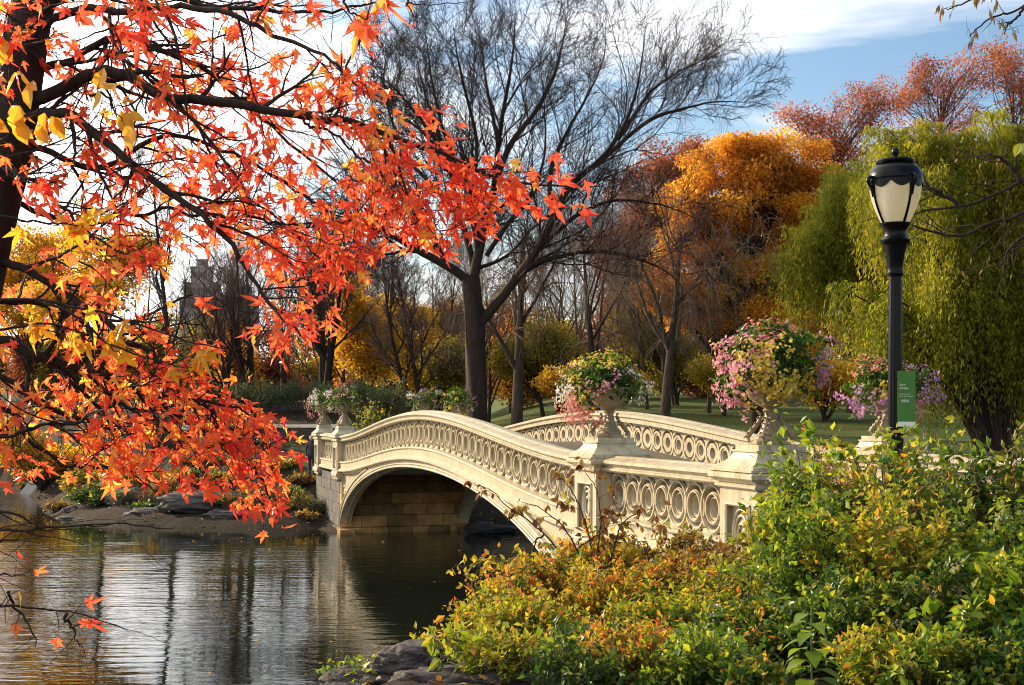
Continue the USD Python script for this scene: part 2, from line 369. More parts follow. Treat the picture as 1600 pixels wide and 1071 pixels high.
M['water'] = mat('lake_water', {
    'g': ('geometry', {}), 'm1': ('mapping', {'scale': (.55, 2.6, 1), 'rotation': (0, 0, .10)}), 'm2': ('mapping', {'scale': (1.6, 5.2, 1), 'rotation': (0, 0, -.14)}),
    'n1': ('noise_texture', {'scale': 1.0, 'detail': 3.0, 'roughness': .45}), 'n2': ('noise_texture', {'scale': 1.0, 'detail': 3.0, 'roughness': .5}),
    'big': ('noise_texture', {'scale': .10, 'detail': 3.0}), 'br': ('rgb_ramp', {'ramp': [(.40, (.25, .25, .25)), (.60, (1, 1, 1))]}),
    'a': ('math', {'math_type': 'multiply_add', 'value2': .45}), 'k': ('math', {'math_type': 'multiply'}),
    'b': ('bump', {'strength': 1.0, 'distance': .022}),
    'p': ('principled_bsdf', {'base_color': (.004, .005, .003), 'roughness': .02, 'ior': 1.42, 'specular_ior_level': .5})},
    [('g.position', 'm1.vector'), ('g.position', 'm2.vector'), ('g.position', 'big.vector'), ('big.fac', 'br.fac'), ('m1.vector', 'n1.vector'), ('m2.vector', 'n2.vector'),
     ('n2.fac', 'a.value1'), ('n1.fac', 'a.value3'), ('a.value', 'k.value1'), ('br.color', 'k.value2'), ('k.value', 'b.height'), ('b.normal', 'p.normal')], 'p.BSDF')
M['maple'] = leaf_mat('maple_leaf', [(0, (.66, .050, .042)), (.35, (.82, .105, .058)), (.65, (.86, .175, .064)), (.84, (.88, .32, .070)), (1, (.88, .55, .11))], .66, .36, 1.3, .45)
M['yellow_leaf'] = leaf_mat('yellow_leaf', [(0, (.58, .25, .02)), (.5, (.70, .37, .03)), (1, (.76, .48, .07))], .55, .42, 1.3, .35)
M['orange'] = leaf_mat('orange_leaf', [(0, (.26, .10, .014)), (.4, (.50, .20, .020)), (.75, (.64, .31, .028)), (1, (.70, .42, .045))], .62, .55, 1.4)
M['rust'] = leaf_mat('rust_leaf', [(0, (.16, .045, .030)), (.5, (.33, .095, .045)), (1, (.46, .17, .065))], .52, .55, 1.35)
M['gold'] = leaf_mat('gold_leaf', [(0, (.32, .17, .016)), (.5, (.55, .31, .024)), (1, (.68, .43, .045))], .62, .55, 1.4)
M['olive'] = leaf_mat('olive_leaf', [(0, (.10, .09, .014)), (.5, (.22, .18, .022)), (1, (.40, .26, .03))], .55, .55, 1.35)
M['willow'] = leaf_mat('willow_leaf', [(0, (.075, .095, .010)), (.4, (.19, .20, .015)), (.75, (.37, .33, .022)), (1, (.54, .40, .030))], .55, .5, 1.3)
M['willow_gold'] = leaf_mat('willow_gold_leaf', [(0, (.20, .16, .012)), (.5, (.38, .26, .018)), (1, (.52, .34, .03))], .5)
M['green'] = leaf_mat('green_leaf', [(0, (.014, .042, .008)), (.5, (.045, .105, .012)), (.85, (.14, .20, .020)), (1, (.32, .28, .03))], .46, .38, 1.25, .35)
M['lime'] = leaf_mat('lime_leaf', [(0, (.045, .105, .010)), (.5, (.13, .22, .016)), (1, (.36, .37, .03))], .50, .38, 1.25, .35)
M['autumn_shrub'] = leaf_mat('autumn_shrub_leaf', [(0, (.11, .12, .015)), (.3, (.28, .26, .024)), (.6, (.46, .33, .03)), (.86, (.55, .24, .03)), (1, (.48, .10, .028))], .52)
M['yellowgreen'] = leaf_mat('yellow_green_leaf', [(0, (.09, .14, .014)), (.5, (.26, .30, .024)), (.85, (.48, .38, .034)), (1, (.52, .24, .03))], .52)
M['dry'] = leaf_mat('dry_leaf', [(0, (.10, .045, .02)), (.5, (.20, .085, .03)), (.8, (.30, .19, .04)), (1, (.34, .27, .05))], .35)
M['hedge'] = leaf_mat('hedge_leaf', [(0, (.035, .055, .024)), (.6, (.075, .105, .042)), (1, (.16, .16, .06))], .35)
M['pink'] = leaf_mat('pink_petal', [(0, (.55, .16, .25)), (.5, (.68, .28, .36)), (1, (.75, .45, .50))], .35, .6, 1.1)
M['coral'] = leaf_mat('coral_petal', [(0, (.55, .13, .10)), (.5, (.62, .20, .17)), (1, (.72, .34, .32))], .35, .6, 1.1)
M['yellow'] = leaf_mat('yellow_petal', [(0, (.50, .34, .03)), (.5, (.66, .48, .06)), (1, (.72, .58, .16))], .35, .6, 1.1)
M['white'] = leaf_mat('white_petal', [(0, (.55, .50, .46)), (.5, (.70, .64, .62)), (1, (.74, .62, .66))], .3, .6, 1.05)
M['violet'] = leaf_mat('violet_petal', [(0, (.36, .12, .36)), (.5, (.50, .22, .48)), (1, (.62, .38, .58))], .35, .6, 1.1)
M['seed'] = leaf_mat('seed_head', [(0, (.32, .27, .19)), (.5, (.46, .40, .29)), (1, (.58, .52, .40))], .3, .8, 1.05)
M['tower'] = plain_mat('tower_masonry', (.30, .25, .22), .8, var=.1, scale=.2)
M['glass'] = plain_mat('dark_window', (.04, .045, .055), .15, var=.1)
M['cloth'] = plain_mat('dark_cloth', (.018, .020, .028), .9, var=.2)
M['skin'] = plain_mat('skin', (.35, .20, .14), .6, var=.05)
M['hair'] = plain_mat('hair', (.015, .010, .008), .6, var=.1)

# ------------------------------------------------------------------ bridge frame of reference
A0 = np.array([-6.09, 46.6]); AX = np.array([.2904, -.9569]); WX = np.array([.9569, .2904])
SPAN, PIER, GAP_NEAR, GAP_FAR, WIDTH = 25.15, 1.05, 4.60, 3.60, 5.2
Z_END, RISE, PANEL = 3.48, .80, .705
def zrail(s):
    s = np.asarray(s, float); u = np.clip((s - SPAN / 2) / (SPAN / 2), -1, 1)
    return Z_END - .02 + RISE * (.6 * .5 * (1 + np.cos(np.pi * u)) + .4 * np.maximum(1 - u * u, 0) ** 1.5)
def BW(s, w, z):
    s, w, z = np.broadcast_arrays(np.asarray(s, float), np.asarray(w, float), np.asarray(z, float))
    w = w * (.904 + .0092 * np.clip(s, -7, 33))          # the parapets spread a little towards the near bank
    return np.stack([A0[0] + AX[0] * s + WX[0] * w, A0[1] + AX[1] * s + WX[1] * w, z], -1)
def to_world(v):
    v = np.asarray(v); return BW(v[:, 0], v[:, 1], v[:, 2])

# ------------------------------------------------------------------ ground and lake
LAKE = [(-70, 2), (-14, 3), (-4.6, 5.0), (-3.2, 7.0), (-2.5, 9.0), (-1.9, 11), (-1.0, 13.5), (.2, 16.5), (1.1, 20), (1.25, 22.3), (6.4, 24.0), (9, 23.5), (13, 27), (14.5, 34), (9, 41),
        (3.4, 45.6), (-1.2, 48.1), (-6.2, 46.6), (-7.2, 48.4), (-9.2, 48.6), (-12.2, 49.2), (-14.5, 50.2), (-17, 52), (-19.4, 55), (-22, 62), (-25.5, 71), (-31, 81), (-37, 88), (-50, 92), (-70, 92)]
_pts = np.array(LAKE, float)
lake_poly = sg.Polygon(LAKE)
def smoothstep(a, b, x):
    t = np.clip((x - a) / (b - a), 0, 1); return t * t * (3 - 2 * t)
def ground_z(x, y):
    x, y = np.broadcast_arrays(np.asarray(x, float), np.asarray(y, float))
    p = shapely.points(x.ravel(), y.ravel())
    d = shapely.distance(p, lake_poly).reshape(x.shape)
    inner = shapely.distance(p, lake_poly.boundary).reshape(x.shape)
    inside = d <= 0
    near = smoothstep(38, 24, y)
    bump = meshkit.fbm(np.stack([x * .5, y * .5, 0 * x], -1), 4, 3) - .5
    hn = 2.42 * smoothstep(-.2, 2.0, d + bump * .7)
    hf = .30 * smoothstep(0, .5, d) + 1.85 * smoothstep(.2, 9.0, d + bump * 1.2)
    hf = hf + .052 * np.clip(np.minimum(y, 150) - 56, 0, None) * (.25 + .75 * smoothstep(-7, 5, x))
    hf = hf + .115 * np.clip(np.minimum(y, 82) - 60, 0, None) * smoothstep(-5.5, -9.5, x)
    hf = hf + .055 * np.clip(np.minimum(y, 420) - 150, 0, None)
    h = hn * near + hf * (1 - near) + bump * .10 * np.clip(d, 0, 2)
    return np.where(inside, -.12 - .5 * smoothstep(0, 2.5, inner), h)
def axis(spans):
    return np.unique(np.concatenate([np.arange(a, b, s) for a, b, s in spans] + [[spans[-1][1]]]))
gx = axis([(-400, -90, 20), (-90, -34, 3), (-34, -8, .8), (-8, 16, .35), (16, 60, 1.5), (60, 400, 20)])
gy = axis([(-40, 0, 4), (0, 26, .35), (26, 60, .7), (60, 130, 2), (130, 620, 20)])
GX, GY = np.meshgrid(gx, gy); GZ = ground_z(GX, GY)
i, j = np.meshgrid(np.arange(len(gy) - 1), np.arange(len(gx) - 1), indexing='ij'); n = len(gx)
q = np.stack([i * n + j, i * n + j + 1, (i + 1) * n + j + 1, (i + 1) * n + j], -1).reshape(-1, 4)
lawn = smoothstep(50, 60, GY) * smoothstep(-11, -6, GX + .0 * GY)
struct('ground', (np.stack([GX, GY, GZ], -1).reshape(-1, 3), np.vstack([q[:, [0, 1, 2]], q[:, [0, 2, 3]]]), lawn.ravel()), M['ground'], smooth=True)
wv = np.array([[-120, -10, 0], [40, -10, 0], [40, 130, 0], [-120, 130, 0]], float)
struct('lake_water', (wv, np.array([[0, 1, 2], [0, 2, 3]])), M['water'])

# ------------------------------------------------------------------ bridge
bridge = thing('iron_bridge', 'cream cast iron arched footbridge with ring railings across the lake', 'bridge', (*A0, 0))
def sweep(profile, stations, zf, side):
    """A closed (w, dz) profile along the stations; side 1 mirrors it to the far parapet."""
    pr = np.asarray(profile, float); st = np.asarray(stations, float); n, K = len(pr), len(st)
    w = pr[:, 0] if side == 0 else WIDTH - pr[:, 0]
    v = BW(st[:, None], w[None], zf(st)[:, None] + pr[None, :, 1]).reshape(-1, 3)
    i, j = np.meshgrid(np.arange(K - 1), np.arange(n), indexing='ij')
    q = np.stack([i * n + j, i * n + (j + 1) % n, (i + 1) * n + (j + 1) % n, (i + 1) * n + j], -1).reshape(-1, 4)
    f = [q[:, [0, 1, 2]], q[:, [0, 2, 3]]]
    tri = np.array([[0, k, k + 1] for k in range(1, n - 1)])
    f += [tri, tri + (K - 1) * n]
    return v, np.vstack(f)
RAIL = [(0, -.20), (-.03, -.185), (-.05, -.16), (-.05, -.135), (-.015, -.12), (-.015, -.095), (-.06, -.075), (-.09, -.05), (-.09, -.02), (-.07, 0), (.02, .022), (.10, .035),
        (.13, .06), (.25, .06), (.28, .035), (.38, .022), (.47, 0), (.49, -.02), (.49, -.06), (.43, -.09), (.43, -.20)]
CURB = [(.06, -.90), (-.05, -.905), (-.07, -.925), (-.07, -.945), (-.02, -.965), (-.02, -1.14), (-.05, -1.15), (-.09, -1.175), (-.09, -1.20), (-.13, -1.215), (-.13, -1.245), (-.04, -1.27), (.0, -1.29), (.44, -1.29), (.44, -.90)]

def ring_profile(r0, r1, half, step):
    """Moulded ring: revolve profile in (r, w)."""
    m = (r0 + r1) / 2; e = (r1 - r0)
    return np.array([(r0, -half + step), (r0 + e * .22, -half + step), (r0 + e * .30, -half), (r1 - e * .30, -half), (r1 - e * .22, -half + step), (r1, -half + step), (r1, half), (r0, half)])
def ring(r0, r1, half, step, n, w0):
    pr = ring_profile(r0, r1, half, step); K = len(pr); a = np.arange(n) * 2 * np.pi / n
    v = np.stack([pr[:, None, 0] * np.cos(a), np.broadcast_to(pr[:, None, 1] + w0, (K, n)), pr[:, None, 0] * np.sin(a)], -1).reshape(-1, 3)
    i, j = np.meshgrid(np.arange(K), np.arange(n), indexing='ij'); i2 = (i + 1) % K
    q = np.stack([i * n + j, i * n + (j + 1) % n, i2 * n + (j + 1) % n, i2 * n + j], -1).reshape(-1, 4)
    return v, np.vstack([q[:, [0, 1, 2]], q[:, [0, 2, 3]]])
def ring_unit(k, n):
    off = .006 if k % 2 else -.006
    h = PANEL / 2
    return join([ring(h - .058, h + .006, .085, .022, n + 6, .20 + off),
                 ring(.130, .176, .06, .014, n, .215 + off * .3), ring(.179, .232, .085, .022, n, .20 - off)])[:2]
def railing(side, s0, s1, count, parent, seg):
    pitch = (s1 - s0) / count
    for k in range(count):
        s = s0 + (k + .5) * pitch
        v, f = ring_unit(k, seg)
        v = v.copy(); sx = pitch / .571
        slope = float((zrail(s + .05) - zrail(s - .05)) / .1)
        v[:, 2] += v[:, 0] * slope
        w = v[:, 1] if side == 0 else WIDTH - v[:, 1]
        put(parent, 'railing_ring', (BW(s + v[:, 0] * sx, w, zrail(s) - .20 - PANEL / 2 + v[:, 2]), f), M['cream'], smooth=False)
    # small filler cusps between the outer rings above and below
def cusps(side, s0, s1, count):
    pitch = (s1 - s0) / count; out = []
    for k in range(count + 1):
        s = s0 + k * pitch
        for sg_ in (-1, 1):
            b = .10
            zc = zrail(s) - .20 - PANEL / 2 + sg_ * PANEL / 2
            v = np.array([[-b, .15, 0], [b, .15, 0], [0, .15, -sg_ * .17], [-b, .27, 0], [b, .27, 0], [0, .27, -sg_ * .17]], float)
            w = v[:, 1] if side == 0 else WIDTH - v[:, 1]
            out.append((BW(s + v[:, 0], w, zc + v[:, 2]), np.array([[0, 1, 2], [3, 5, 4], [0, 2, 5], [0, 5, 3], [1, 4, 5], [1, 5, 2]])))
    return join(out)[:2]
S_C0 = SPAN + PIER + GAP_NEAR; S_A1 = -PIER - GAP_FAR - PIER
PIERS = [S_A1, -PIER, SPAN, S_C0]
const = lambda s: np.full(np.shape(s), Z_END - .02)
for side in (0, 1):
    hr = put(bridge, 'handrail', sweep(RAIL, np.linspace(0, SPAN, 90), zrail, side), M['cream'], smooth=35)
    put(bridge, 'handrail', sweep(RAIL, np.linspace(SPAN + PIER, S_C0, 4), const, side), M['cream'], smooth=35)
    put(bridge, 'handrail', sweep(RAIL, np.linspace(S_A1 + PIER, -PIER, 4), const, side), M['cream'], smooth=35)
    put(bridge, 'railing_curb', sweep(CURB, np.linspace(0, SPAN, 90), zrail, side), M['cream'], smooth=35)
    put(bridge, 'railing_curb', sweep(CURB, np.linspace(SPAN + PIER, S_C0, 4), const, side), M['cream'], smooth=35)
    put(bridge, 'railing_curb', sweep(CURB, np.linspace(S_A1 + PIER, -PIER, 4), const, side), M['cream'], smooth=35)
    for s0, s1, c, seg in ((0, SPAN, 44, 20), (SPAN + PIER, S_C0, 8, 30), (S_A1 + PIER, -PIER, 6, 12)):
        name = holder(bridge, 'railing_panel')
        railing(side, s0, s1, c, name, seg)
        put(bridge, 'railing_cusps', cusps(side, s0, s1, c), M['cream'], kind='stuff')
DECK = [(.43, -.80), (.43, -1.16), (WIDTH - .43, -1.16), (WIDTH - .43, -.80), (WIDTH / 2, -.76)]
put(bridge, 'deck', sweep(DECK, np.linspace(S_A1, S_C0 + PIER, 80), zrail, 0), M['deck'])

# arch ribs
AC, AH, AR = 12.6, 12.75, 2.78
def intrados(s): return AR * np.maximum(1 - ((s - AC) / AH) ** 2, 0) ** .54
ts = np.linspace(0, np.pi, 90)
arc = np.stack([AC - AH * np.cos(ts), AR * np.sin(ts) ** 1.08], 1)
nrm = np.gradient(arc, axis=0); nrm = unit(np.stack([-nrm[:, 1], nrm[:, 0]], 1))
outer = arc + nrm * .30
def extrude_sz(poly, w0, w1, side):
    m = trimesh.creation.extrude_polygon(poly, w1 - w0, engine='earcut')
    v = np.array(m.vertices); w = v[:, 2] + w0
    if side: w = WIDTH - w
    return BW(v[:, 0], w, v[:, 1]), np.array(m.faces)
under = np.stack([np.linspace(-.0, SPAN, 120), zrail(np.linspace(0, SPAN, 120)) - 1.28], 1)
rib_poly = sg.Polygon(np.vstack([arc, outer[::-1]])).buffer(0)
cut = sg.Polygon(np.vstack([under, [[SPAN, -2], [0, -2]]])).buffer(0)
rib_poly = rib_poly.intersection(sg.Polygon(np.vstack([under, [[SPAN + 1, -2], [-1, -2]]])).buffer(0))
def biggest(g): return max(getattr(g, 'geoms', [g]), key=lambda x: x.area)
spandrel = cut.difference(sg.Polygon(np.vstack([outer, [[AC + AH, -3], [AC - AH, -3]]])).buffer(0))
for side in (0, 1):
    put(bridge, 'arch_rib', extrude_sz(biggest(rib_poly), .0, .42, side), M['cream'])
    for off, r in ((.035, .028), (.11, .018), (.265, .03)):
        a = arc + nrm * off
        w = np.full(len(a), -.012 if side == 0 else WIDTH + .012)
        keep = (a[:, 1] < zrail(a[:, 0]) - 1.30)
        runs = np.split(np.arange(len(a)), np.nonzero(np.diff(keep.astype(int)))[0] + 1)
        for rn in runs:
            if keep[rn[0]] and len(rn) > 2:
                put(bridge, 'rib_moulding', tubes(BW(a[rn, 0], w[rn], a[rn, 1]), np.full(len(rn), r), 6)[:2], M['cream'], smooth=True)
    ros = []
    for t in np.linspace(.06, np.pi - .06, 84):
        p = np.array([AC - AH * np.cos(t), AR * np.sin(t) ** 1.08])
        m = trimesh.creation.icosphere(1, .045)
        ros.append((BW(m.vertices[:, 0] + p[0], (m.vertices[:, 1] + .21) if side == 0 else WIDTH - .21 + m.vertices[:, 1], m.vertices[:, 2] + p[1] + .0), m.faces))
    put(bridge, 'rosettes', join(ros)[:2], M['cream'], kind='stuff', label='row of small cast rosettes along the underside of the arch')
    for g in getattr(spandrel, 'geoms', [spandrel]):
        if g.area < .05: continue
        sp = put(bridge, 'spandrel', extrude_sz(g, .13, .20, side), M['cream'])
        fr = g.difference(g.buffer(-.06))
        put(sp, 'frame', extrude_sz(biggest(fr), .04, .14, side) if fr.area > 0 else None, M['cream'])
        # cast tracery in the corner of the spandrel
        bx = g.bounds; left = bx[0] < SPAN / 2
        tr = []
        cx0 = bx[0] if left else bx[2]; sgn = 1 if left else -1
        for k in range(4):
            cc = np.array([cx0 + sgn * (.28 + .30 * k), bx[3] - (.20 + .0 * k) - .03 * k])
            for r in (.13 - .015 * k, .07 - .01 * k):
                a = np.linspace(0, 2 * np.pi, 13)
                tr.append(tubes(BW(cc[0] + r * np.cos(a), np.full(13, .12 if side == 0 else WIDTH - .12), cc[1] + r * np.sin(a)), np.full(13, .018), 4)[:2])
        for k in range(3):
            cc = np.array([cx0 + sgn * .22, bx[3] - .50 - .26 * k])
            a = np.linspace(0, 2 * np.pi, 11); r = .11 - .02 * k
            tr.append(tubes(BW(cc[0] + r * np.cos(a), np.full(11, .12 if side == 0 else WIDTH - .12), cc[1] + r * np.sin(a)), np.full(11, .018), 4)[:2])
        put(sp, 'tracery', join(tr)[:2], M['cream'], kind='stuff')
    for s in (.16, SPAN - .05):
        put(bridge, 'rib_foot', to_world_mesh := (to_world(cbox((s, .2 if side == 0 else WIDTH - .2, .02), (.7, .62, .30), .03).vertices), cbox((s, .2, .02), (.7, .62, .30), .03).faces), M['stone_dark'])
# cross girders under the deck
for s in np.arange(1.6, SPAN - 1, 2.2):
    z = zrail(s) - 1.2
    b = cbox((s, WIDTH / 2, z - .08), (.14, WIDTH - .9, .22), .02)
    put(bridge, 'girder', (to_world(b.vertices), b.faces), M['cream'])

# piers with ogee caps
def loft_rect(levels, cs, cw):
    v = []
    for hs, hw, z in levels:
        v += [(cs - hs, cw - hw, z), (cs + hs, cw - hw, z), (cs + hs, cw + hw, z), (cs - hs, cw + hw, z)]
    v = np.array(v); K = len(levels)
    q = np.array([[4 * i + j, 4 * i + (j + 1) % 4, 4 * i + 4 + (j + 1) % 4, 4 * i + 4 + j] for i in range(K - 1) for j in range(4)] + [[0, 3, 2, 1], [4 * K - 4, 4 * K - 3, 4 * K - 2, 4 * K - 1]])
    return to_world(v), np.vstack([q[:, [0, 1, 2]], q[:, [0, 2, 3]]])
CROWN = []
for k in range(13):
    t = k / 12
    e = (1 - t) ** 1.9
    CROWN.append((.335 + .225 * e, .30 + .15 * e, .055 + .185 * t))
CAP_LEVELS = [(.60, .485, 0), (.60, .485, .03), (.56, .45, .035), (.56, .45, .055)] + CROWN[1:] + [(.35, .315, .245), (.35, .315, .265), (.315, .28, .27), (.315, .28, .335)]
PIER_TOP = Z_END + .335
def pier(side, s0, detailed):
    cw = .25 if side == 0 else WIDTH - .25
    cs = s0 + PIER / 2
    p = holder(bridge, 'pier')
    shaft = m3.Manifold.cube((PIER, .76, 1.36), True).translate((cs, cw, 2.60))
    for sy in (-1, 1):
        shaft = shaft - m3.Manifold.cube((.66, .12, .80), True).translate((cs, cw + sy * .38, 2.66))
    v, f, _ = meshkit.arrays(shaft)
    put(p, 'shaft', (to_world(v), f), M['cream'])
    for sy in (-1, 1):
        tr = []
        wv_ = cw + sy * .335
        a = np.linspace(0, 2 * np.pi, 25)
        for r, th in ((.25, .022), (.19, .02), (.115, .02)):
            tr.append(tubes(BW(cs + r * np.cos(a), np.full(25, wv_), 2.66 + r * 1.35 * np.sin(a)), np.full(25, th), 5)[:2])
        for x0, x1, z0, z1 in ((-.33, .33, 3.05, 3.05), (-.33, .33, 2.27, 2.27), (-.325, -.325, 2.27, 3.05), (.325, .325, 2.27, 3.05)):
            tr.append(tubes(BW([cs + x0, cs + x1], [cw + sy * .385] * 2, [z0, z1]), [.022, .022], 4)[:2])
        put(p, 'panel_tracery', join(tr)[:2], M['cream'], kind='stuff')
    lv = [(.545, .40, 3.255), (.57, .43, 3.28), (.57, .43, 3.305), (.545, .40, 3.33), (.56, .42, 3.35), (.60, .47, 3.375), (.62, .49, 3.40), (.62, .49, 3.445), (.59, .46, 3.475)]
    put(p, 'cornice', loft_rect(lv, cs, cw), M['cream'])
    put(p, 'pedestal', loft_rect([(a, b, Z_END + c) for a, b, c in CAP_LEVELS], cs, cw), M['cream'])
    put(p, 'plinth', loft_rect([(.58, .44, 2.02), (.58, .44, 2.12), (.55, .41, 2.16), (.55, .41, 2.20)], cs, cw), M['cream'])
    return to_world(np.array([[cs, cw, PIER_TOP]]))[0]
pier_tops = {}
for side in (0, 1):
    for k, s0 in enumerate(PIERS):
        pier_tops[side, k] = pier(side, s0, k > 1)

# abutments of squared stone
def abutment(name, s_face, sgn, s_back, label):
    """Stone blocks on the face under the arch and along both flanks; sgn: which way the face looks."""
    p = holder(bridge, name, label)
    rng = np.random.default_rng(11 if sgn > 0 else 12)
    zs = [-.45, -.02, .20, .62, 1.02, 1.42, 1.80, 2.08]
    core = cbox(((s_face + s_back) / 2 - sgn * .1, WIDTH / 2, .80), (abs(s_back - s_face) - .3, WIDTH - .35, 2.5), .02)
    put(p, 'core', (to_world(core.vertices), core.faces), M['stone_dark'])
    for c in range(len(zs) - 1):
        z0, z1 = zs[c], zs[c + 1]
        proud = .16 if c == 0 else (.07 if c == 1 else 0.0)
        w = .02 - proud
        while w < WIDTH - .02 + proud - .05:
            l = min(rng.uniform(.65, 1.35), WIDTH - .02 + proud - w)
            if WIDTH + proud - (w + l) < .4: l = WIDTH - .02 + proud - w
            b = cbox((s_face - sgn * (.17 - proud - rng.uniform(0, .022)), w + l / 2, (z0 + z1) / 2), (.36, l - .014, z1 - z0 - .014), .012)
            put(p, 'stone', (to_world(b.vertices), b.faces), M['stone'] if (rng.random() > .3 and c < 5) else M['stone_dark']); w += l  # warm low courses, dark upper ones: light and shade under the arch put into colour
        for side in (0, 1):
            a, e = sorted((s_face - sgn * .37, s_back)); s = a
            while s < e - .05:
                l = min(rng.uniform(.6, 1.1), e - s)
                if e - (s + l) < .35: l = e - s
                cw = .07 - proud + rng.uniform(0, .02)
                b = cbox((s + l / 2, cw + .12 if side == 0 else WIDTH - cw - .12, (z0 + z1) / 2), (l - .014, .36, z1 - z0 - .014), .012)
                put(p, 'stone', (to_world(b.vertices), b.faces), M['stone_grey']); s += l  # flank shade put into the colour by a darker grey stone
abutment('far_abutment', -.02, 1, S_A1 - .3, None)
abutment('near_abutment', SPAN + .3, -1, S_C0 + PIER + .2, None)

# ------------------------------------------------------------------ urns and flowers on the piers
DAISY_A = np.arange(10) * 2 * np.pi / 10
DAISY = (np.vstack([[[0, 0, .05]], np.c_[np.cos(DAISY_A) * np.where(np.arange(10) % 2, .62, 1), np.sin(DAISY_A) * np.where(np.arange(10) % 2, .62, 1), np.where(np.arange(10) % 2, 0, .12)]]) * .5,
         np.array([[0, 1 + i, 1 + (i + 1) % 10] for i in range(10)]))
def face_frames(rng, nrm, jitter=.35):
    z = unit(nrm + rng.normal(size=nrm.shape) * jitter)
    x = unit(np.cross(z, rng.normal(size=z.shape))); y = np.cross(z, x)
    return np.stack([x, y, z], 1)
def urn(top, label, yaw=0.0):
    t = thing('flower_urn', label, 'urn', top, 'cast iron urns standing on the bridge piers')
    c = np.asarray(top)
    put(t, 'base', cbox(c + (0, 0, .025), (.44, .44, .05), .01), M['urn'])
    put(t, 'stem', revolve([(.02, .05), (.20, .05), (.205, .075), (.19, .10), (.165, .11), (.17, .13), (.14, .17), (.105, .24), (.08, .33), (.07, .40), (.085, .42), (.10, .435), (.085, .45), (.07, .47), (.02, .47)], c, 24), M['urn'], smooth=40)
    pr = [(.02, .46), (.10, .47), (.19, .52), (.27, .60), (.305, .68), (.31, .74), (.34, .79), (.38, .815), (.385, .835), (.36, .84), (.30, .80), (.02, .78)]
    v, f = revolve(pr, c, 36)
    rel = v - c; a = np.arctan2(rel[:, 1], rel[:, 0]); band = (rel[:, 2] > .5) & (rel[:, 2] < .70)
    v[:, :2] += (rel[:, :2] * (.045 * np.cos(12 * a) * band)[:, None])
    put(t, 'bowl', (v, f), M['urn'], smooth=40)
    for k in range(4):                                               # acanthus scrolls at the corners of the foot
        a = yaw + math.pi / 4 + k * math.pi / 2; d = np.array([math.cos(a), math.sin(a), 0])
        ln = smooth_line([c + d * .27 + (0, 0, .03), c + d * .30 + (0, 0, .09), c + d * .25 + (0, 0, .17), c + d * .17 + (0, 0, .26), c + d * .125 + (0, 0, .36), c + d * .15 + (0, 0, .41)], 16)
        parts = [tubes(ln, np.concatenate([np.linspace(.015, .038, 5), np.linspace(.036, .018, 11)]), 7)]
        s = np.cross(d, [0, 0, 1])
        for q in range(3, 13, 2):
            for e in (-1, 1):
                parts.append(tubes(np.array([ln[q], ln[q] + s * e * .045 + d * .02 + (0, 0, .012), ln[q] + s * e * .06 + d * .035 + (0, 0, -.02)]), [.018, .014, .004], 5))
        put(t, 'acanthus_scroll', join(parts)[:2], M['urn'], smooth=True)
    for k in range(2):                                               # handles of the bowl
        a = yaw + k * math.pi; d = np.array([math.cos(a), math.sin(a), 0])
        ln = smooth_line([c + d * .22 + (0, 0, .52), c + d * .38 + (0, 0, .50), c + d * .49 + (0, 0, .60), c + d * .52 + (0, 0, .74), c + d * .46 + (0, 0, .84), c + d * .40 + (0, 0, .80)], 18)
        put(t, 'handle', tubes(ln, np.full(18, .024), 7)[:2], M['urn'], smooth=True)
    return t
def flowers(top, label, seed, patches, scale=1.0, nleaf=1500, nbl=620, stretch=(1, 1, 1), shift=(0, 0, 0)):
    """patches: (direction, colour, spread, share, reach)."""
    rng = np.random.default_rng(seed)
    c = np.asarray(top) + (0, 0, .76)
    t = thing('flower_arrangement', label, 'flowers', c, None)
    R = np.array([.66, .66, .60]) * scale * np.asarray(stretch)
    c2 = c + np.asarray(shift) + (0, 0, .10)
    d = unit(rng.normal(size=(nleaf, 3))); d[:, 2] = np.where(d[:, 2] < -.55, -d[:, 2], d[:, 2])
    rad = rng.random(nleaf) ** .4 * (.42 + .95 * meshkit.fbm(d * 2.3 + seed, 3, seed))
    pos = c2 + d * R * rad[:, None]
    fr = random_frames(rng, nleaf, .3, .1)
    put(t, 'foliage', stamp(OVATE, pos, fr, rng.uniform(.06, .115, nleaf) * scale, rng.random(nleaf) * .9), M['green'], kind='stuff')
    n2 = 60
    ang = unit(rng.normal(size=(n2, 3)) + (0, 0, .5))
    P = c2[None, None] + (ang * R)[:, None] * np.linspace(.0, .85, 4)[None, :, None]
    put(t, 'stems', tubes(P, np.full((n2, 4), .005), 3)[:2], M['bark'], kind='stuff')
    for dirn, col, spread, share, reach in patches:
        n = int(nbl * share * 1.5); nc = max(4, n // 14)
        dd = unit(np.asarray(dirn, float))
        dc = unit(dd + rng.normal(size=(nc, 3)) * spread)
        d = unit(dc[rng.integers(0, nc, n)] + rng.normal(size=(n, 3)) * .085)
        rad = np.minimum(reach, 1.12) * rng.uniform(.84, 1.04, n) * (.52 + .85 * meshkit.fbm(d * 2.3 + seed, 3, seed))
        pos = c2 + d * R * rad[:, None]
        pos[:, 2] -= np.clip(reach - 1, 0, 1) * .8 * rng.random(n) * scale * (d[:, 2] < .2)
        put(t, col + '_blossoms', stamp(DAISY, pos, face_frames(rng, d + np.array([0, 0, .25]), .4), rng.uniform(.034, .068, n) * scale, rng.random(n)), M[col], kind='stuff')
    return t
TOPS = {k: v for k, v in pier_tops.items()}
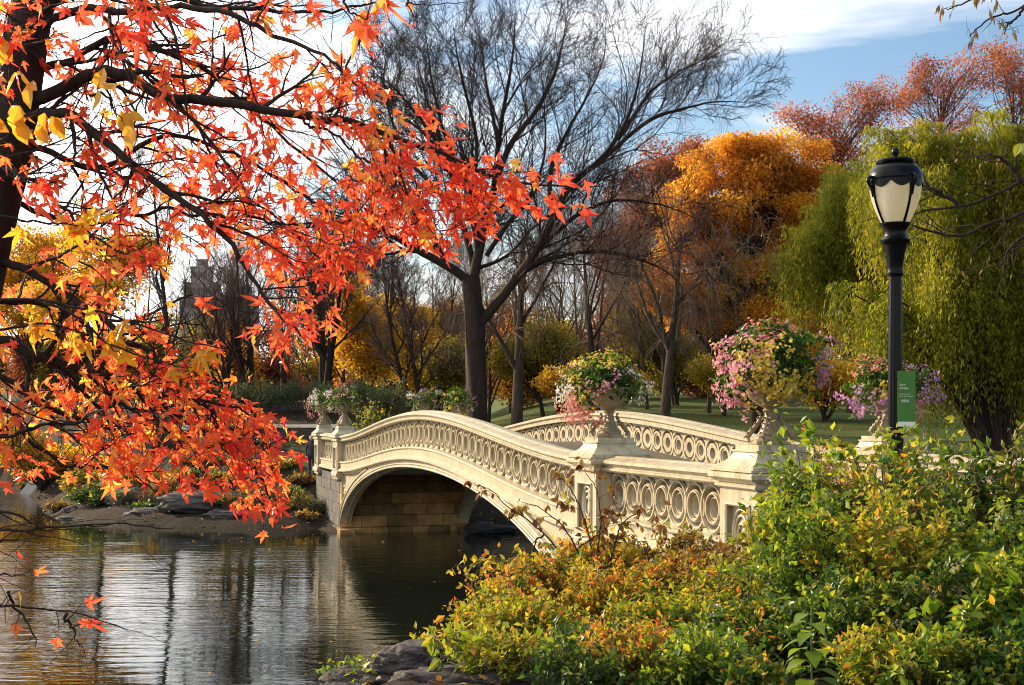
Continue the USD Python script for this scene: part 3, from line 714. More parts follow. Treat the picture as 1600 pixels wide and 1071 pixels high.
_u = {(0, 2): ('stone coloured urn on the near railing pier where the arch begins', .6),
      (0, 3): ('largest urn, on the end pier behind the bushes under the biggest flower ball', .3),
      (1, 2): ('urn on the far railing half hidden behind the black lamp post', .9),
      (0, 1): ('small distant urn on the right pier of the pair at the far left bridge end', .2),
      (0, 0): ('small distant urn on the leftmost bridge pier', .5),
      (1, 1): ('distant urn over the crown of the railing beside the big trunk', .2),
      (1, 0): ('distant urn over the crown of the railing below the small far lamp', .7)}
for k, (lab, yaw) in _u.items(): urn(TOPS[k], lab, yaw)
flowers(TOPS[0, 3], 'largest ball of pink, yellow and violet flowers, on the end pier', 5,
        [((-1, -.5, .45), 'pink', .40, .36, 1.04), ((-.35, -1, .0), 'yellow', .38, .34, 1.02), ((1, -.3, .15), 'violet', .26, .12, 1.2), ((.35, -.9, -.5), 'yellow', .25, .20, 1.0), ((-.9, -.4, -.4), 'pink', .26, .09, 1.12), ((0, -.3, 1), 'coral', .32, .10, 1.05)], 1.0, 2600, 1000, (1.02, 1, 1.08), (0, 0, .10))
flowers(TOPS[0, 2], 'bushy flowers with yellow top and coral pink clusters trailing left over the railing', 6,
        [((-.7, -.5, -.75), 'coral', .30, .34, 1.25), ((-1, -.4, -.1), 'white', .30, .16, 1.15), ((-.2, -.5, 1), 'yellow', .42, .22, 1.05), ((.8, -.3, .1), 'white', .30, .10, 1.08), ((-.3, -1, -.1), 'pink', .35, .12, 1.0), ((-.4, -.8, -.4), 'yellow', .3, .10, 1.0)], 1.05, 2000, 700, (1.1, 1, .85), (-.12, 0, .02))
flowers(TOPS[1, 2], 'pink and violet flowers spreading left and right behind the black lamp post', 7,
        [((-.6, -.3, .9), 'coral', .35, .22, 1.05), ((-1, -.4, -.4), 'violet', .3, .26, 1.15), ((.9, -.3, .3), 'violet', .35, .26, 1.15), ((.5, -.6, -.6), 'pink', .35, .18, 1.1), ((-.3, -1, 0), 'yellow', .3, .12, 1.0)], 1.08, 1800, 600, (1.15, 1, .85))
flowers(TOPS[0, 1], 'distant pale pink and white flowers above the second pier at the far bridge end', 8,
        [((0, -.5, .9), 'pink', .5, .4, 1.05), ((-.7, -.3, .3), 'white', .5, .4, 1.1), ((.8, -.4, -.2), 'yellow', .4, .15, 1.0)], 1.0, 900, 260)
flowers(TOPS[0, 0], 'distant white flowers trailing left on the leftmost pier of the bridge', 9,
        [((-.5, -.5, .6), 'white', .6, .6, 1.1), ((-.7, -.4, -.5), 'pink', .4, .35, 1.15)], 1.0, 800, 260)
flowers(TOPS[1, 1], 'distant green foliage and few violet flowers just left of the big trunk', 10,
        [((.8, -.3, .7), 'violet', .3, .14, 1.15), ((-.6, -.5, .5), 'yellow', .5, .2, 1.0), ((.2, -.6, -.6), 'white', .4, .12, 1.05)], 1.0, 900, 220)
flowers(TOPS[1, 0], 'distant mauve and white flowers below the small far lamp', 12,
        [((-.3, -.5, .7), 'violet', .5, .3, 1.05), ((-.9, -.4, .5), 'white', .3, .3, 1.2), ((.3, -.6, 0), 'pink', .4, .2, 1.0)], 1.0, 800, 240)

# ------------------------------------------------------------------ lamp posts
def lamp_post(base, label, yaw, H=3.75):
    c = np.asarray(base, float)
    t = thing('lamp_post', label, 'lamp post', c, None)
    zt = H - .60                                                     # underside of the lantern collar
    fl = lambda pr, k, amp: None
    put(t, 'base', revolve([(.02, 0), (.21, 0), (.21, .06), (.185, .10), (.17, .16), (.165, .42), (.15, .50), (.12, .56), (.115, .62), (.13, .65), (.115, .68), (.095, .74), (.088, .95), (.10, 1.0), (.105, 1.05), (.10, 1.10), (.078, 1.16), (.07, 1.2), (.02, 1.2)], c, 16), M['iron'], smooth=40)
    v, f = revolve([(.066, 1.15), (.060, 1.6), (.056, 2.2), (.054, zt - .32), (.062, zt - .30), (.070, zt - .285), (.062, zt - .27), (.064, zt - .24), (.078, zt - .13), (.098, zt - .06), (.10, zt - .03)], c, 48)
    rel = v - c; a = np.arctan2(rel[:, 1], rel[:, 0]); v[:, :2] += rel[:, :2] * (.06 * np.cos(12 * a) * (rel[:, 2] < zt - .33))[:, None]
    put(t, 'post', (v, f), M['iron'], smooth=True)
    put(t, 'collar', revolve([(.02, zt - .06), (.10, zt - .05), (.118, zt - .03), (.122, zt - .01), (.10, zt + .01), (.088, zt + .03), (.092, zt + .07), (.105, zt + .10), (.125, zt + .115), (.128, zt + .13), (.02, zt + .13)], c, 28), M['iron'], smooth=40)
    g0 = zt + .125
    G = [(.108, 0), (.135, .05), (.166, .12), (.190, .19), (.205, .26), (.212, .33), (.210, .38)]
    put(t, 'globe', revolve([(.02, .0)] + G + [(.02, .385)], c + (0, 0, g0), 40), M['globe'], smooth=40)
    za = g0 + .375
    put(t, 'dome', revolve([(.218, -.02), (.224, .0), (.218, .03), (.205, .07), (.172, .10), (.145, .115), (.140, .125), (.155, .13), (.158, .145), (.150, .155), (.09, .165), (.03, .175), (.026, .18)], c + (0, 0, za), 40), M['iron'], smooth=40)
    put(t, 'finial', revolve([(.03, .17), (.02, .185), (.024, .20), (.032, .212), (.032, .235), (.024, .252), (.01, .262), (.001, .264)], c + (0, 0, za), 16), M['iron'], smooth=40)
    # scalloped skirt under the dome: two swags to each panel
    n = 96; a = np.arange(n + 1) * 2 * np.pi / n
    ph = ((a - yaw) / (np.pi / 2)) % 1.0
    dep = .025 + .055 * np.abs(np.sin(2 * np.pi * ph)) ** .8 * (np.abs(ph - .5) < .42) + .05 * np.exp(-((np.minimum(ph, 1 - ph)) / .06) ** 2)
    rt = .216
    top = np.c_[rt * np.cos(a), rt * np.sin(a), np.full(n + 1, za - .01 - g0)]
    zb = za - .01 - g0 - dep
    rb = np.interp(zb, [z for _, z in G], [r for r, _ in G]) + .007
    bot = np.c_[rb * np.cos(a), rb * np.sin(a), zb]
    ins = np.c_[(rb - .012) * np.cos(a), (rb - .012) * np.sin(a), zb + .002]
    v = np.vstack([top, bot, ins]) + c + (0, 0, g0); m = n + 1
    q = np.array([[k, k + 1, m + k + 1, m + k] for k in range(n)] + [[m + k, m + k + 1, 2 * m + k + 1, 2 * m + k] for k in range(n)])
    put(t, 'swag', (v, np.vstack([q[:, [0, 1, 2]], q[:, [0, 2, 3]]])), M['iron'])
    for k in range(4):
        a = yaw + k * math.pi / 2
        zz = np.linspace(-.005, .385, 12); rr = np.interp(zz, [z for _, z in G], [r for r, _ in G]) + .006
        wid = np.interp(zz, [0, .2, .3, .385], [.014, .013, .020, .034])
        d = np.array([math.cos(a), math.sin(a), 0]); s = np.array([-d[1], d[0], 0])
        L_ = c + (0, 0, g0) + rr[:, None] * d + zz[:, None] * np.array([0, 0, 1])
        v = np.vstack([L_ - s * wid[:, None], L_ + d * .012, L_ + s * wid[:, None], L_ - d * .012])
        K = 12; q = np.array([[r * K + i, ((r + 1) % 4) * K + i, ((r + 1) % 4) * K + i + 1, r * K + i + 1] for r in range(4) for i in range(K - 1)])
        put(t, 'rib', (v, np.vstack([q[:, [0, 1, 2]], q[:, [0, 2, 3]]])), M['iron'])
        b = np.linspace(-.6, 4.6, 16); sp = np.linspace(.036, .012, 16)
        ln = c + (0, 0, za - .025) + d * .222 + np.outer(np.cos(b) * sp + .012, d) + np.outer(np.sin(b) * sp, [0, 0, 1])
        ln = np.vstack([c + (0, 0, za - .16) + d * .212, c + (0, 0, za - .09) + d * .232, ln])
        put(t, 'scroll', tubes(ln, np.full(len(ln), .015), 7)[:2], M['iron'], smooth=True)
    return t
LAMP = PX(1399, 0, 10.9); LAMP[2] = 0
LAMP[2] = CAM[2] + (HORIZON - 231) * 10.9 / F_PX - 3.91
lamp_post(LAMP, 'tall black iron lamp post with frosted globe standing among the bushes in front', -math.pi / 2 + math.radians(20))
FL = PX(685, 0, 74.0); FL[2] = CAM[2] + (HORIZON - 600) * 74.0 / F_PX - 3.91
lamp_post(FL, 'small far lamp post with black hood, standing beyond the crown of the bridge', -math.pi / 2 + .1)

sc = PX(1416.5, 623.5, 10.80); sw, sh = 27.5 * 10.8 / F_PX, 87 * 10.8 / F_PX
sign = thing('banner_sign', 'narrow green information sign with white foot strip fixed to the lamp post', 'sign', sc)
put(sign, 'panel', cbox(sc, (sw, .006, sh), .001), M['sign_green'])
put(sign, 'foot_strip', cbox(sc + (0, -.001, -sh / 2 + .02), (sw - .001, .008, .040), .001), M['sign_white'])
for z in (-.15, .17): put(sign, 'bracket', cbox(sc + (-.06, .035, z), (.05, .06, .012), .002), M['iron'])
def lettering(text, h, x, z):
    m = meshkit.text_mesh(text, h, .0015)
    v = np.array(m.vertices); v = np.c_[v[:, 0], -v[:, 2], v[:, 1]]
    put(sign, 'lettering', (v + sc + (-sw / 2 + x, -.0032, z), np.array(m.faces)), M['sign_white'])
lettering('Bow', .017, .014, .108); lettering('Bridge', .017, .014, .080)
lettering('Dial & Discover', .0085, .013, .034); lettering('646-862-0997', .0105, .013, .014)
for k in range(3):
    put(sign, 'icon', join([cbox(sc + (-sw / 2 + .038 + .022 * k + dx, -.0036, -.018 + dz), s, .0004) for dx, dz, s in ((0, .008, (.016, .0016, .0035)), (0, -.008, (.016, .0016, .0035)), (-.0064, 0, (.0032, .0016, .0125)), (.0064, 0, (.0032, .0016, .0125)))])[:2], M['sign_white'])

# ------------------------------------------------------------------ trees
def gz(x, y): return float(ground_z(np.array([x]), np.array([y]))[0])
def base_at(px, d, sink=.25):
    x = (px - CX) * d / F_PX
    return np.array([x, d, gz(x, d) - sink])
def limb(rng, pts, d, dd, r0, r1, K=18, wob=.0):
    """Pixel polyline at depth d, drifting dd metres in depth to its tip; radii in metres."""
    n = len(pts)
    p = np.array([PX(x, y, d + dd * (k / (n - 1)) ** 1.3) for k, (x, y) in enumerate(pts)])
    q = smooth_line(p, K)
    if wob: q[1:] += np.cumsum(rng.normal(size=(K - 1, 3)) * wob, 0) * .5
    return q, np.linspace(r0, r1, K)

# --- the large bare tree behind the bridge
def bare_giant():
    rng = np.random.default_rng(21); D = 57.0; m = D / F_PX
    b = base_at(747, D)
    t = thing('bare_tree', 'huge bare tree with thick forked trunk and fan of fine twigs behind the bridge', 'tree', b)
    tp = smooth_line([b + (0, 0, -.3), b + (0, 0, .5), PX(746, 640, D), PX(743, 560, D), PX(741, 500, D), PX(735, 432, D)], 24)
    tr = np.interp(np.arange(24), [0, 4, 8, 16, 23], [.78, .56, .45, .42, .40])
    v, f, _ = tubes(tp, tr, 20)
    a = np.arctan2(v[:, 1] - np.repeat(tp[:, 1], 20), v[:, 0] - np.repeat(tp[:, 0], 20))
    v[:, :2] += (v[:, :2] - np.repeat(tp[:, :2], 20, 0)) * (.10 * np.sin(5 * a + v[:, 2]) + .07 * np.sin(9 * a))[:, None]
    put(t, 'trunk', (v, f), M['bark_dark'], smooth=True)
    spec = [([(735, 440), (700, 415), (650, 390), (600, 362), (550, 347), (490, 352), (440, 372)], -3, .30, .05),
            ([(738, 445), (745, 400), (757, 350), (772, 290), (778, 225), (790, 150), (802, 80), (806, 30)], 2, .33, .03),
            ([(757, 350), (737, 300), (702, 250), (660, 190), (620, 140), (585, 112)], -4, .20, .02),
            ([(772, 290), (800, 222), (840, 170), (868, 112), (880, 62), (885, 25)], 4, .20, .02),
            ([(742, 425), (722, 345), (690, 300), (640, 252), (600, 222), (560, 205)], 5, .22, .02),
            ([(748, 395), (735, 310), (745, 230), (730, 150), (715, 85), (708, 40)], -5, .18, .02),
            ([(750, 505), (782, 470), (812, 430), (842, 388), (866, 340), (892, 288), (932, 258), (966, 218), (990, 165), (1003, 110), (1008, 45)], -3, .32, .02),
            ([(892, 288), (950, 240), (1010, 190), (1060, 170), (1110, 158), (1160, 160)], -3, .17, .02),
            ([(966, 218), (1010, 152), (1050, 118), (1095, 95), (1125, 85)], 2, .12, .015),
            ([(812, 430), (850, 408), (920, 392), (980, 400), (1040, 425), (1085, 470)], 4, .17, .02),
            ([(845, 385), (900, 335), (960, 312), (1030, 318), (1100, 345)], -5, .16, .02),
            ([(866, 340), (860, 270), (890, 200), (920, 150), (945, 95), (950, 45)], 4, .16, .015),
            ([(760, 400), (800, 340), (830, 300), (850, 240), (850, 170), (845, 110)], -4, .15, .015),
            ([(700, 415), (660, 340), (630, 300), (590, 290), (545, 280)], 4, .13, .015),
            ([(745, 420), (790, 400), (840, 350), (900, 310)], 6, .13, .03),
            ([(650, 390), (600, 400), (560, 420), (520, 455)], -2, .10, .02),
            ([(722, 345), (695, 250), (662, 150), (645, 70)], 3, .14, .02), ([(702, 250), (655, 205), (612, 170), (585, 160)], 1, .11, .02),
            ([(735, 310), (695, 205), (675, 115), (668, 50)], -2, .14, .02), ([(778, 225), (762, 140), (752, 60)], 3, .13, .02), ([(640, 252), (608, 180), (600, 120), (610, 70)], 2, .11, .02)]
    PP, RR = zip(*[limb(rng, s, D + (0 if k in (0, 1, 6) else rng.uniform(-.6, .6)), dd, r0 * .74, r1 * .6, 18, .03) for k, (s, dd, r0, r1) in enumerate(spec)])
    PP, RR = np.array(PP), np.array(RR)
    for p, r in zip(PP, RR):
        put(t, 'limb', tubes(p, r, 9)[:2], M['bark_dark'], smooth=True)
    P2, R2 = grow(rng, PP, RR, 17, (.16, 1), (22, 62), (.28, .56), 12, .16, .12, .36, .38)
    P3, R3 = grow(rng, P2, R2, 11, (.10, 1), (22, 58), (.30, .62), 8, .10, .14, .50, .4, rmin=.008)
    P4, R4 = grow(rng, P3, R3, 9, (.12, 1), (20, 58), (.35, .8), 5, .05, .15, .6, .35, rmin=.0072)
    put(t, 'branches', tubes(P2, R2, 5)[:2], M['bark_dark'], kind='stuff')
    low = [6, 8, 9, 10, 14]
    PH, RH = grow(rng, PP[low], RR[low], 26, (.35, 1), (40, 90), (1.6, 4.2), 8, 0, .13, .14, .2, droop=.75, rmin=.010, relative=False)
    PI, RI = grow(rng, PH, RH, 9, (.15, 1), (15, 60), (.8, 2.2), 6, 0, .14, .6, .2, droop=.9, rmin=.007, relative=False)
    curves(t, 'hanging_twigs', [(PH, RH), (PI, RI)], M['twig_purple'])
    curves(t, 'branchlets', [(P3, R3)], M['bark_dark'])
    curves(t, 'twigs', [(P4, R4)], M['bark_dark'])
bare_giant()

# --- a bare tree with upright or weeping twigs
def bare_tree(label, px, d, top_y, width_px, seed, weep=False, bark='bark_grey', twig='twig_purple', group=None, n=(9, 7, 7, 5), r0=None, trunks=1, name='bare_tree', clear=.25, sink=.25):
    rng = np.random.default_rng(seed); b = base_at(px, d, sink)
    H = CAM[2] + (HORIZON - top_y) * d / F_PX - b[2]; W = width_px * d / F_PX / 2
    t = thing(name, label, 'tree', b, group)
    r0 = r0 or H * .022
    limbs, lr = [], []
    for k in range(trunks):
        lean = rng.normal(size=2) * .05 * H * (1 if trunks == 1 else 2.4)
        off = np.r_[rng.normal(size=2) * .12 * (trunks > 1), 0]
        p = smooth_line([b + off + (0, 0, -.2), b + off * 2 + (lean[0] * .3, lean[1] * .3, H * .3), b + off * 2 + (lean[0] * .7, lean[1] * .7, H * .62), b + off + (lean[0], lean[1], H * .92)], 14)
        r = np.linspace(r0, r0 * .15, 14); r[0] *= 1.4
        put(t, 'trunk', tubes(p, r, 10)[:2], M[bark], smooth=True); limbs.append(p); lr.append(r)
    P1, R1 = grow(rng, np.array(limbs), np.array(lr), n[0], (clear, .98), (25, 62), (.9 * W / (.6 * H), 1.25 * W / (.6 * H)), 12, .22, .08, .55, .45)
    P2, R2 = grow(rng, P1, R1, n[1], (.2, 1), (20, 55), (.3, .55), 8, .12 if not weep else -.05, .12, .55, .35, droop=.25 if weep else 0)
    put(t, 'limbs', tubes(P1, R1, 6)[:2], M[bark], kind='stuff')
    put(t, 'branches', tubes(P2, R2, 4)[:2], M[bark if not weep else twig], kind='stuff')
    if weep:
        P3, R3 = grow(rng, P2, R2, n[2], (.2, 1), (30, 80), (.10 * H, .24 * H), 8, 0, .16, .5, .2, droop=1.0, rmin=.007, relative=False)
        P4, R4 = grow(rng, P3, R3, n[3], (.1, 1), (15, 50), (.4, .9), 4, 0, .15, .7, .2, droop=.9, rmin=.006)
    else:
        P3, R3 = grow(rng, P2, R2, n[2], (.15, 1), (20, 55), (.4, .7), 5, .1, .14, .55, .35, rmin=.009)
        P4, R4 = grow(rng, P3, R3, n[3], (.15, 1), (20, 60), (.4, .8), 4, .05, .16, .6, .3, rmin=.007)
    curves(t, 'twigs', [(P3, R3), (P4, R4)], M[twig])
    return t, P4

# --- a tree in leaf: clumps of leaves on limbs that spread from the trunk
def leafy_tree(label, px, d, crowns, leaf, size, nleaf, seed, bark='bark', group=None, nclump=70, clump=.85, tpl=QUAD, r0=.25, name='autumn_tree', sink=.25, base_px=None, shell=.45, lean=0.0, up=.2, fork=(.12, .35)):
    """crowns: ellipses (x, y, half width, half height) in pixels at depth d."""
    rng = np.random.default_rng(seed); b = base_at(base_px or px, d, sink); m = d / F_PX
    t = thing(name, label, 'tree', b, group)
    area = np.array([rx * ry for _, _, rx, ry in crowns], float); pick = rng.choice(len(crowns), nclump, p=area / area.sum())
    cen = np.array([PX(x, y, d) for x, y, _, _ in crowns])[pick]
    rad = np.array([[rx * m, min(rx, ry * 1.4) * m * .9, ry * m] for _, _, rx, ry in crowns])[pick]
    u = unit(rng.normal(size=(nclump, 3))) * (rng.random((nclump, 1)) ** shell)
    C = cen + u * np.maximum(rad - clump * .6, .3)
    C[:, 2] = np.maximum(C[:, 2], b[2] + .6)
    top = np.array([np.mean([PX(x, y, d) for x, y, _, _ in crowns], 0)])[0]
    zmax = C[:, 2].max()
    tp = smooth_line([b + (0, 0, -.2), b + (top - b) * (.25, .25, .3) + (lean, 0, 0), b + (top - b) * (.7, .7, .75), np.array([top[0], top[1], b[2] + (zmax - b[2]) * .86])], 16)
    tr = np.linspace(r0, r0 * .18, 16); tr[0] *= 1.35
    put(t, 'trunk', tubes(tp, tr, 12)[:2], M[bark], smooth=True)
    h = np.clip((C[:, 2] - b[2]) / (zmax - b[2]) - rng.uniform(*fork, nclump), .12, .9)
    s0, _, rr = sample(np.repeat(tp[None], nclump, 0), np.repeat(tr[None], nclump, 0), np.arange(nclump), h)
    K = 8; u = np.linspace(0, 1, K)[None, :, None]
    mid = (s0 + C) / 2 + np.array([0, 0, 1.0]) * (np.linalg.norm(C - s0, axis=1) * up * .5)[:, None] + rng.normal(size=C.shape) * (.9 if leaf == 'rust' else .3)
    L = (1 - u) ** 2 * s0[:, None] + 2 * u * (1 - u) * mid[:, None] + u ** 2 * C[:, None]
    LR = np.maximum(rr * .45, .02)[:, None] * np.linspace(1, .25, K)[None]
    lead = rng.random(nclump) < (.38 if leaf == 'rust' else .7)
    put(t, 'limbs', tubes(L[lead], LR[lead], 5)[:2], M[bark], kind='stuff')
    T, TR = grow(rng, L, LR, 7, (.45, 1), (20, 70), (.7 * clump, 1.3 * clump), 4, .1, .2, .5, 0, rmin=.008, relative=False)
    curves(t, 'twigs', [(T, TR)], M[bark])
    per = int(nleaf / nclump * 2.6); protos = []
    for q in range(5):
        g = unit(rng.normal(size=(per, 3))) * (rng.random((per, 1)) ** .45)
        pos = g * clump * np.array([1.15, 1.15, .8]) * (.75 + .5 * meshkit.fbm(g * 2 + q, 3, q))[:, None]
        tint = np.clip(.18 + .16 * q + (rng.random(per) - .5) * .55, 0, 1)
        protos.append(stamp(tpl, pos, random_frames(rng, per, .5, .35), rng.uniform(.7, 1.3, per) * size * .72, tint))
    sc = rng.uniform(.7, 1.25, nclump)
    scatter(t, 'leaves', protos, M[leaf], C, rng.random(nclump) * 6.28, np.stack([sc, sc, sc * rng.uniform(.7, 1.1, nclump)], 1), rng.integers(0, 5, nclump))
    return t

# --- a weeping willow: limbs, then curtains of hanging shoots with narrow leaves
def willow(label, px, d, crowns, leaf, seed, nstrand, drop, base_px, limbs_px=(), r0=.4, size=.17, bark='bark_dark'):
    rng = np.random.default_rng(seed); b = base_at(base_px, d); m = d / F_PX
    t = thing('willow', label, 'tree', b)
    cr = np.array(crowns, float); area = cr[:, 2] * cr[:, 3]; N = nstrand
    tufts = max(34, int(N * .15))
    k = rng.choice(len(cr), tufts, p=area / area.sum())
    u = unit(rng.normal(size=(tufts, 3))); u[:, 2] = np.abs(u[:, 2]) * rng.choice([1, 1, -.4], tufts)
    cen = np.array([PX(c[0], c[1], d) for c in cr])[k]; rad = np.c_[cr[k, 2], np.minimum(cr[k, 2], cr[k, 3] * 1.3), cr[k, 3]] * m
    C = cen + u * rad * rng.uniform(.35, 1.18, (tufts, 1))
    top = C[:, 2].max()
    tp = smooth_line([b + (0, 0, -.2), b + (.1, 0, 1.6), b + (-.2, .3, 3.4), b + (-.1, .2, (top - b[2]) * .72)], 16)
    tr = np.linspace(r0, r0 * .3, 16); tr[0] *= 1.4
    put(t, 'trunk', tubes(tp, tr, 12)[:2], M[bark], smooth=True)
    for pts, dd, ra, rb in limbs_px:
        p, r = limb(rng, pts, d, dd, ra, rb, 16, .02); put(t, 'limb', tubes(p, r, 8)[:2], M[bark], smooth=True)
    h = np.clip((C[:, 2] - b[2]) / (top - b[2]) - rng.uniform(.15, .4, tufts), .2, .95)
    s0, _, rr = sample(np.repeat(tp[None], tufts, 0), np.repeat(tr[None], tufts, 0), np.arange(tufts), h)
    K = 10; w = np.linspace(0, 1, K)[None, :, None]
    mid = (s0 + C) / 2 + np.array([0, 0, 1.0]) * (np.linalg.norm(C - s0, axis=1) * .28)[:, None]
    L = (1 - w) ** 2 * s0[:, None] + 2 * w * (1 - w) * mid[:, None] + w ** 2 * C[:, None]
    put(t, 'branches', tubes(L, np.maximum(rr * .35, .03)[:, None] * np.linspace(1, .2, K)[None], 5)[:2], M[bark], kind='stuff')
    protos = []
    for q in range(6):
        ns, per = 22, 26
        st = unit(rng.normal(size=(ns, 3))) * rng.random((ns, 1)) ** .5 * np.array([.42, .42, .16])
        ln = drop * rng.uniform(.30, 1.0, ns) * (.7 + .12 * q); z = np.linspace(0, 1, 6)
        out = unit(st * (1, 1, 0) + rng.normal(size=(ns, 3)) * (.3, .3, 0))
        S = st[:, None] + out[:, None] * (np.sqrt(z)[None, :, None] * .40 * rng.random((ns, 1, 1)) * .7) - np.array([0, 0, 1.0]) * (z ** 1.2)[None, :, None] * ln[:, None, None] + np.array([0, 0, .18]) * np.sin(np.pi * np.minimum(z * 3, 1))[None, :, None]
        S[:, 1:] += np.cumsum(rng.normal(size=(ns, 5, 3)) * .035, 1)
        idx = np.repeat(np.arange(ns), per); n = len(idx)
        pos, tan, _ = sample(S, np.ones((ns, 6)), idx, rng.random(n) ** 1.15)
        pos = pos + rng.normal(size=(n, 3)) * .045
        x = unit(tan * .8 + rng.normal(size=(n, 3)) * .5 + (0, 0, -.5)); zz = rng.normal(size=(n, 3)); zz = unit(zz - x * (x * zz).sum(1, keepdims=True))
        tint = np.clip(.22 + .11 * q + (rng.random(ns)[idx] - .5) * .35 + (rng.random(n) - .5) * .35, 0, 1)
        protos.append(stamp(BLADE, pos, np.stack([x, np.cross(zz, x), zz], 1), rng.uniform(.7, 1.3, n) * size, tint))
    q = rng.integers(0, tufts, N)
    st = C[q] + rng.normal(size=(N, 3)) * np.array([.36, .36, .3])
    room = np.clip((st[:, 2] - b[2]) / drop, .15, 1.0)
    sxy = rng.uniform(.8, 1.3, N)
    scatter(t, 'leaves', protos, M[leaf], st, rng.random(N) * 6.28, np.stack([sxy, sxy, np.minimum(rng.uniform(.55, 1.15, N), room)], 1), np.clip(2.6 * (st[:, 2] - b[2]) / (top - b[2]) + rng.normal(size=N) * 1.3 + .6, 0, 5).astype(int))  # higher tufts yellower: drier leaves, and sunlight put into their colour
    return t
M['olive_twig'] = plain_mat('olive_twig', (.12, .11, .025), .8)

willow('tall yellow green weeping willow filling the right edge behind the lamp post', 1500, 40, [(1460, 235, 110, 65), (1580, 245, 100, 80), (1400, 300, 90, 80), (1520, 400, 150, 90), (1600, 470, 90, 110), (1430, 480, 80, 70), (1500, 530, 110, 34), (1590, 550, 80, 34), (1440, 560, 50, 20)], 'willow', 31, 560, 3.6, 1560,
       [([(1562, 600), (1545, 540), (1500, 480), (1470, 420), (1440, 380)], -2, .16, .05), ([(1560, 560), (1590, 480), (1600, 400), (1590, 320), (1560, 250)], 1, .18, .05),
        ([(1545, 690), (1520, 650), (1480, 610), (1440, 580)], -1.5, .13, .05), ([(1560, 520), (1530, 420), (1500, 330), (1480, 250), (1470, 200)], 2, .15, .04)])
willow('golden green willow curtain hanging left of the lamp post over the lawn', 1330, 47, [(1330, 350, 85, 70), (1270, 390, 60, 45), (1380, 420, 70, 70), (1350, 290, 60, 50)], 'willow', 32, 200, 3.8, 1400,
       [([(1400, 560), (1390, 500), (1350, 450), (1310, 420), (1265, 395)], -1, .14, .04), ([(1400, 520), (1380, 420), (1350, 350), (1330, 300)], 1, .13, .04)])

leafy_tree('broad orange brown tree in full leaf between the bare tree and the willow', 1170, 76, [(1150, 300, 110, 100), (1220, 290, 100, 90), (1080, 360, 80, 90), (1180, 410, 120, 80), (1190, 480, 120, 50), (1060, 450, 70, 60), (1260, 380, 80, 100), (1160, 230, 70, 50), (1120, 500, 90, 40)], 'orange', .22, 70000, 41, 'bark_dark', nclump=230, clump=1.05, r0=.42, base_px=1185)
leafy_tree('rust red thinly leaved tree rising behind the willow, left of the lamp top', 1330, 98, [(1320, 190, 80, 70), (1270, 220, 60, 60), (1370, 170, 50, 55), (1240, 190, 40, 40), (1320, 270, 100, 70)], 'rust', .22, 7600, 42, 'bark', nclump=190, clump=.95, up=.05, fork=(-.02, .14), r0=.3)
leafy_tree('tall dark red thinly leaved tree topping the willow at right', 1480, 100, [(1480, 140, 80, 60), (1440, 120, 45, 40), (1540, 110, 50, 50), (1480, 230, 120, 70), (1410, 160, 30, 30)], 'rust', .22, 6600, 43, 'bark', nclump=180, clump=.95, up=.05, fork=(-.02, .14), r0=.3)
leafy_tree('reddish tree at the top right corner behind the willow', 1585, 96, [(1590, 130, 60, 70), (1570, 90, 35, 40), (1590, 230, 70, 60)], 'rust', .22, 3600, 44, 'bark', nclump=120, clump=.95, up=.05, fork=(-.02, .14), r0=.3)
leafy_tree('russet tree showing through the bare twigs left of the orange tree', 1040, 100, [(1020, 320, 80, 70), (1060, 260, 70, 60), (960, 390, 70, 50), (1090, 240, 40, 40)], 'rust', .28, 9000, 45, 'bark_dark', nclump=90, clump=1.2, r0=.3)
for k, (x, d, cr, lf, nl, lab) in enumerate([
    (570, 88, [(575, 530, 60, 75), (545, 480, 40, 50)], 'gold', 9000, 'golden tree behind the far end of the bridge, left of the small lamp'),
    (640, 96, [(640, 540, 60, 80), (610, 490, 40, 40)], 'gold', 7000, 'golden tree behind the small far lamp'),
    (705, 90, [(700, 570, 45, 60)], 'olive', 5000, 'olive green tree touching the left side of the big bare trunk'),
    (690, 110, [(700, 500, 60, 50)], 'gold', 5000, 'pale gold tree crown glimpsed left above the big bare trunk fork'),
    (850, 98, [(850, 540, 60, 50), (800, 560, 40, 40)], 'olive', 6000, 'olive brown tree just right of the big bare trunk'),
    (930, 92, [(930, 590, 80, 35), (880, 600, 50, 25)], 'gold', 7000, 'low golden tree along the lawn behind the left flower urn'),
    (1060, 112, [(1060, 540, 70, 60), (1000, 520, 60, 60)], 'olive', 7000, 'dull olive tree behind the weeping twigs right of the bare tree'),
    (1290, 88, [(1300, 590, 70, 50), (1250, 560, 60, 50)], 'gold', 7000, 'brownish gold tree under the willow curtain left of the lamp post'),
    (1130, 95, [(1140, 580, 80, 45)], 'olive', 6000, 'dark olive tree between the two nearest flower urns'),
    (160, 80, [(150, 430, 80, 85), (205, 400, 50, 60), (90, 480, 60, 70)], 'gold', 9000, 'thin yellow tree behind the red maple on the far left bank'),
    (40, 96, [(20, 440, 90, 95), (100, 420, 60, 75)], 'gold', 12000, 'tall yellow tree at the left edge behind the red maple'),
    (60, 67, [(60, 715, 75, 40), (20, 690, 50, 40), (120, 720, 40, 25)], 'gold', 6000, 'low yellow green tree hanging over the water at the left edge')]):
    leafy_tree(lab, x, d, cr, lf, .26 if d > 75 else .18, nl, 60 + k, 'bark_dark', nclump=60, clump=1.1 if d > 75 else .7, r0=.2, base_px=x)

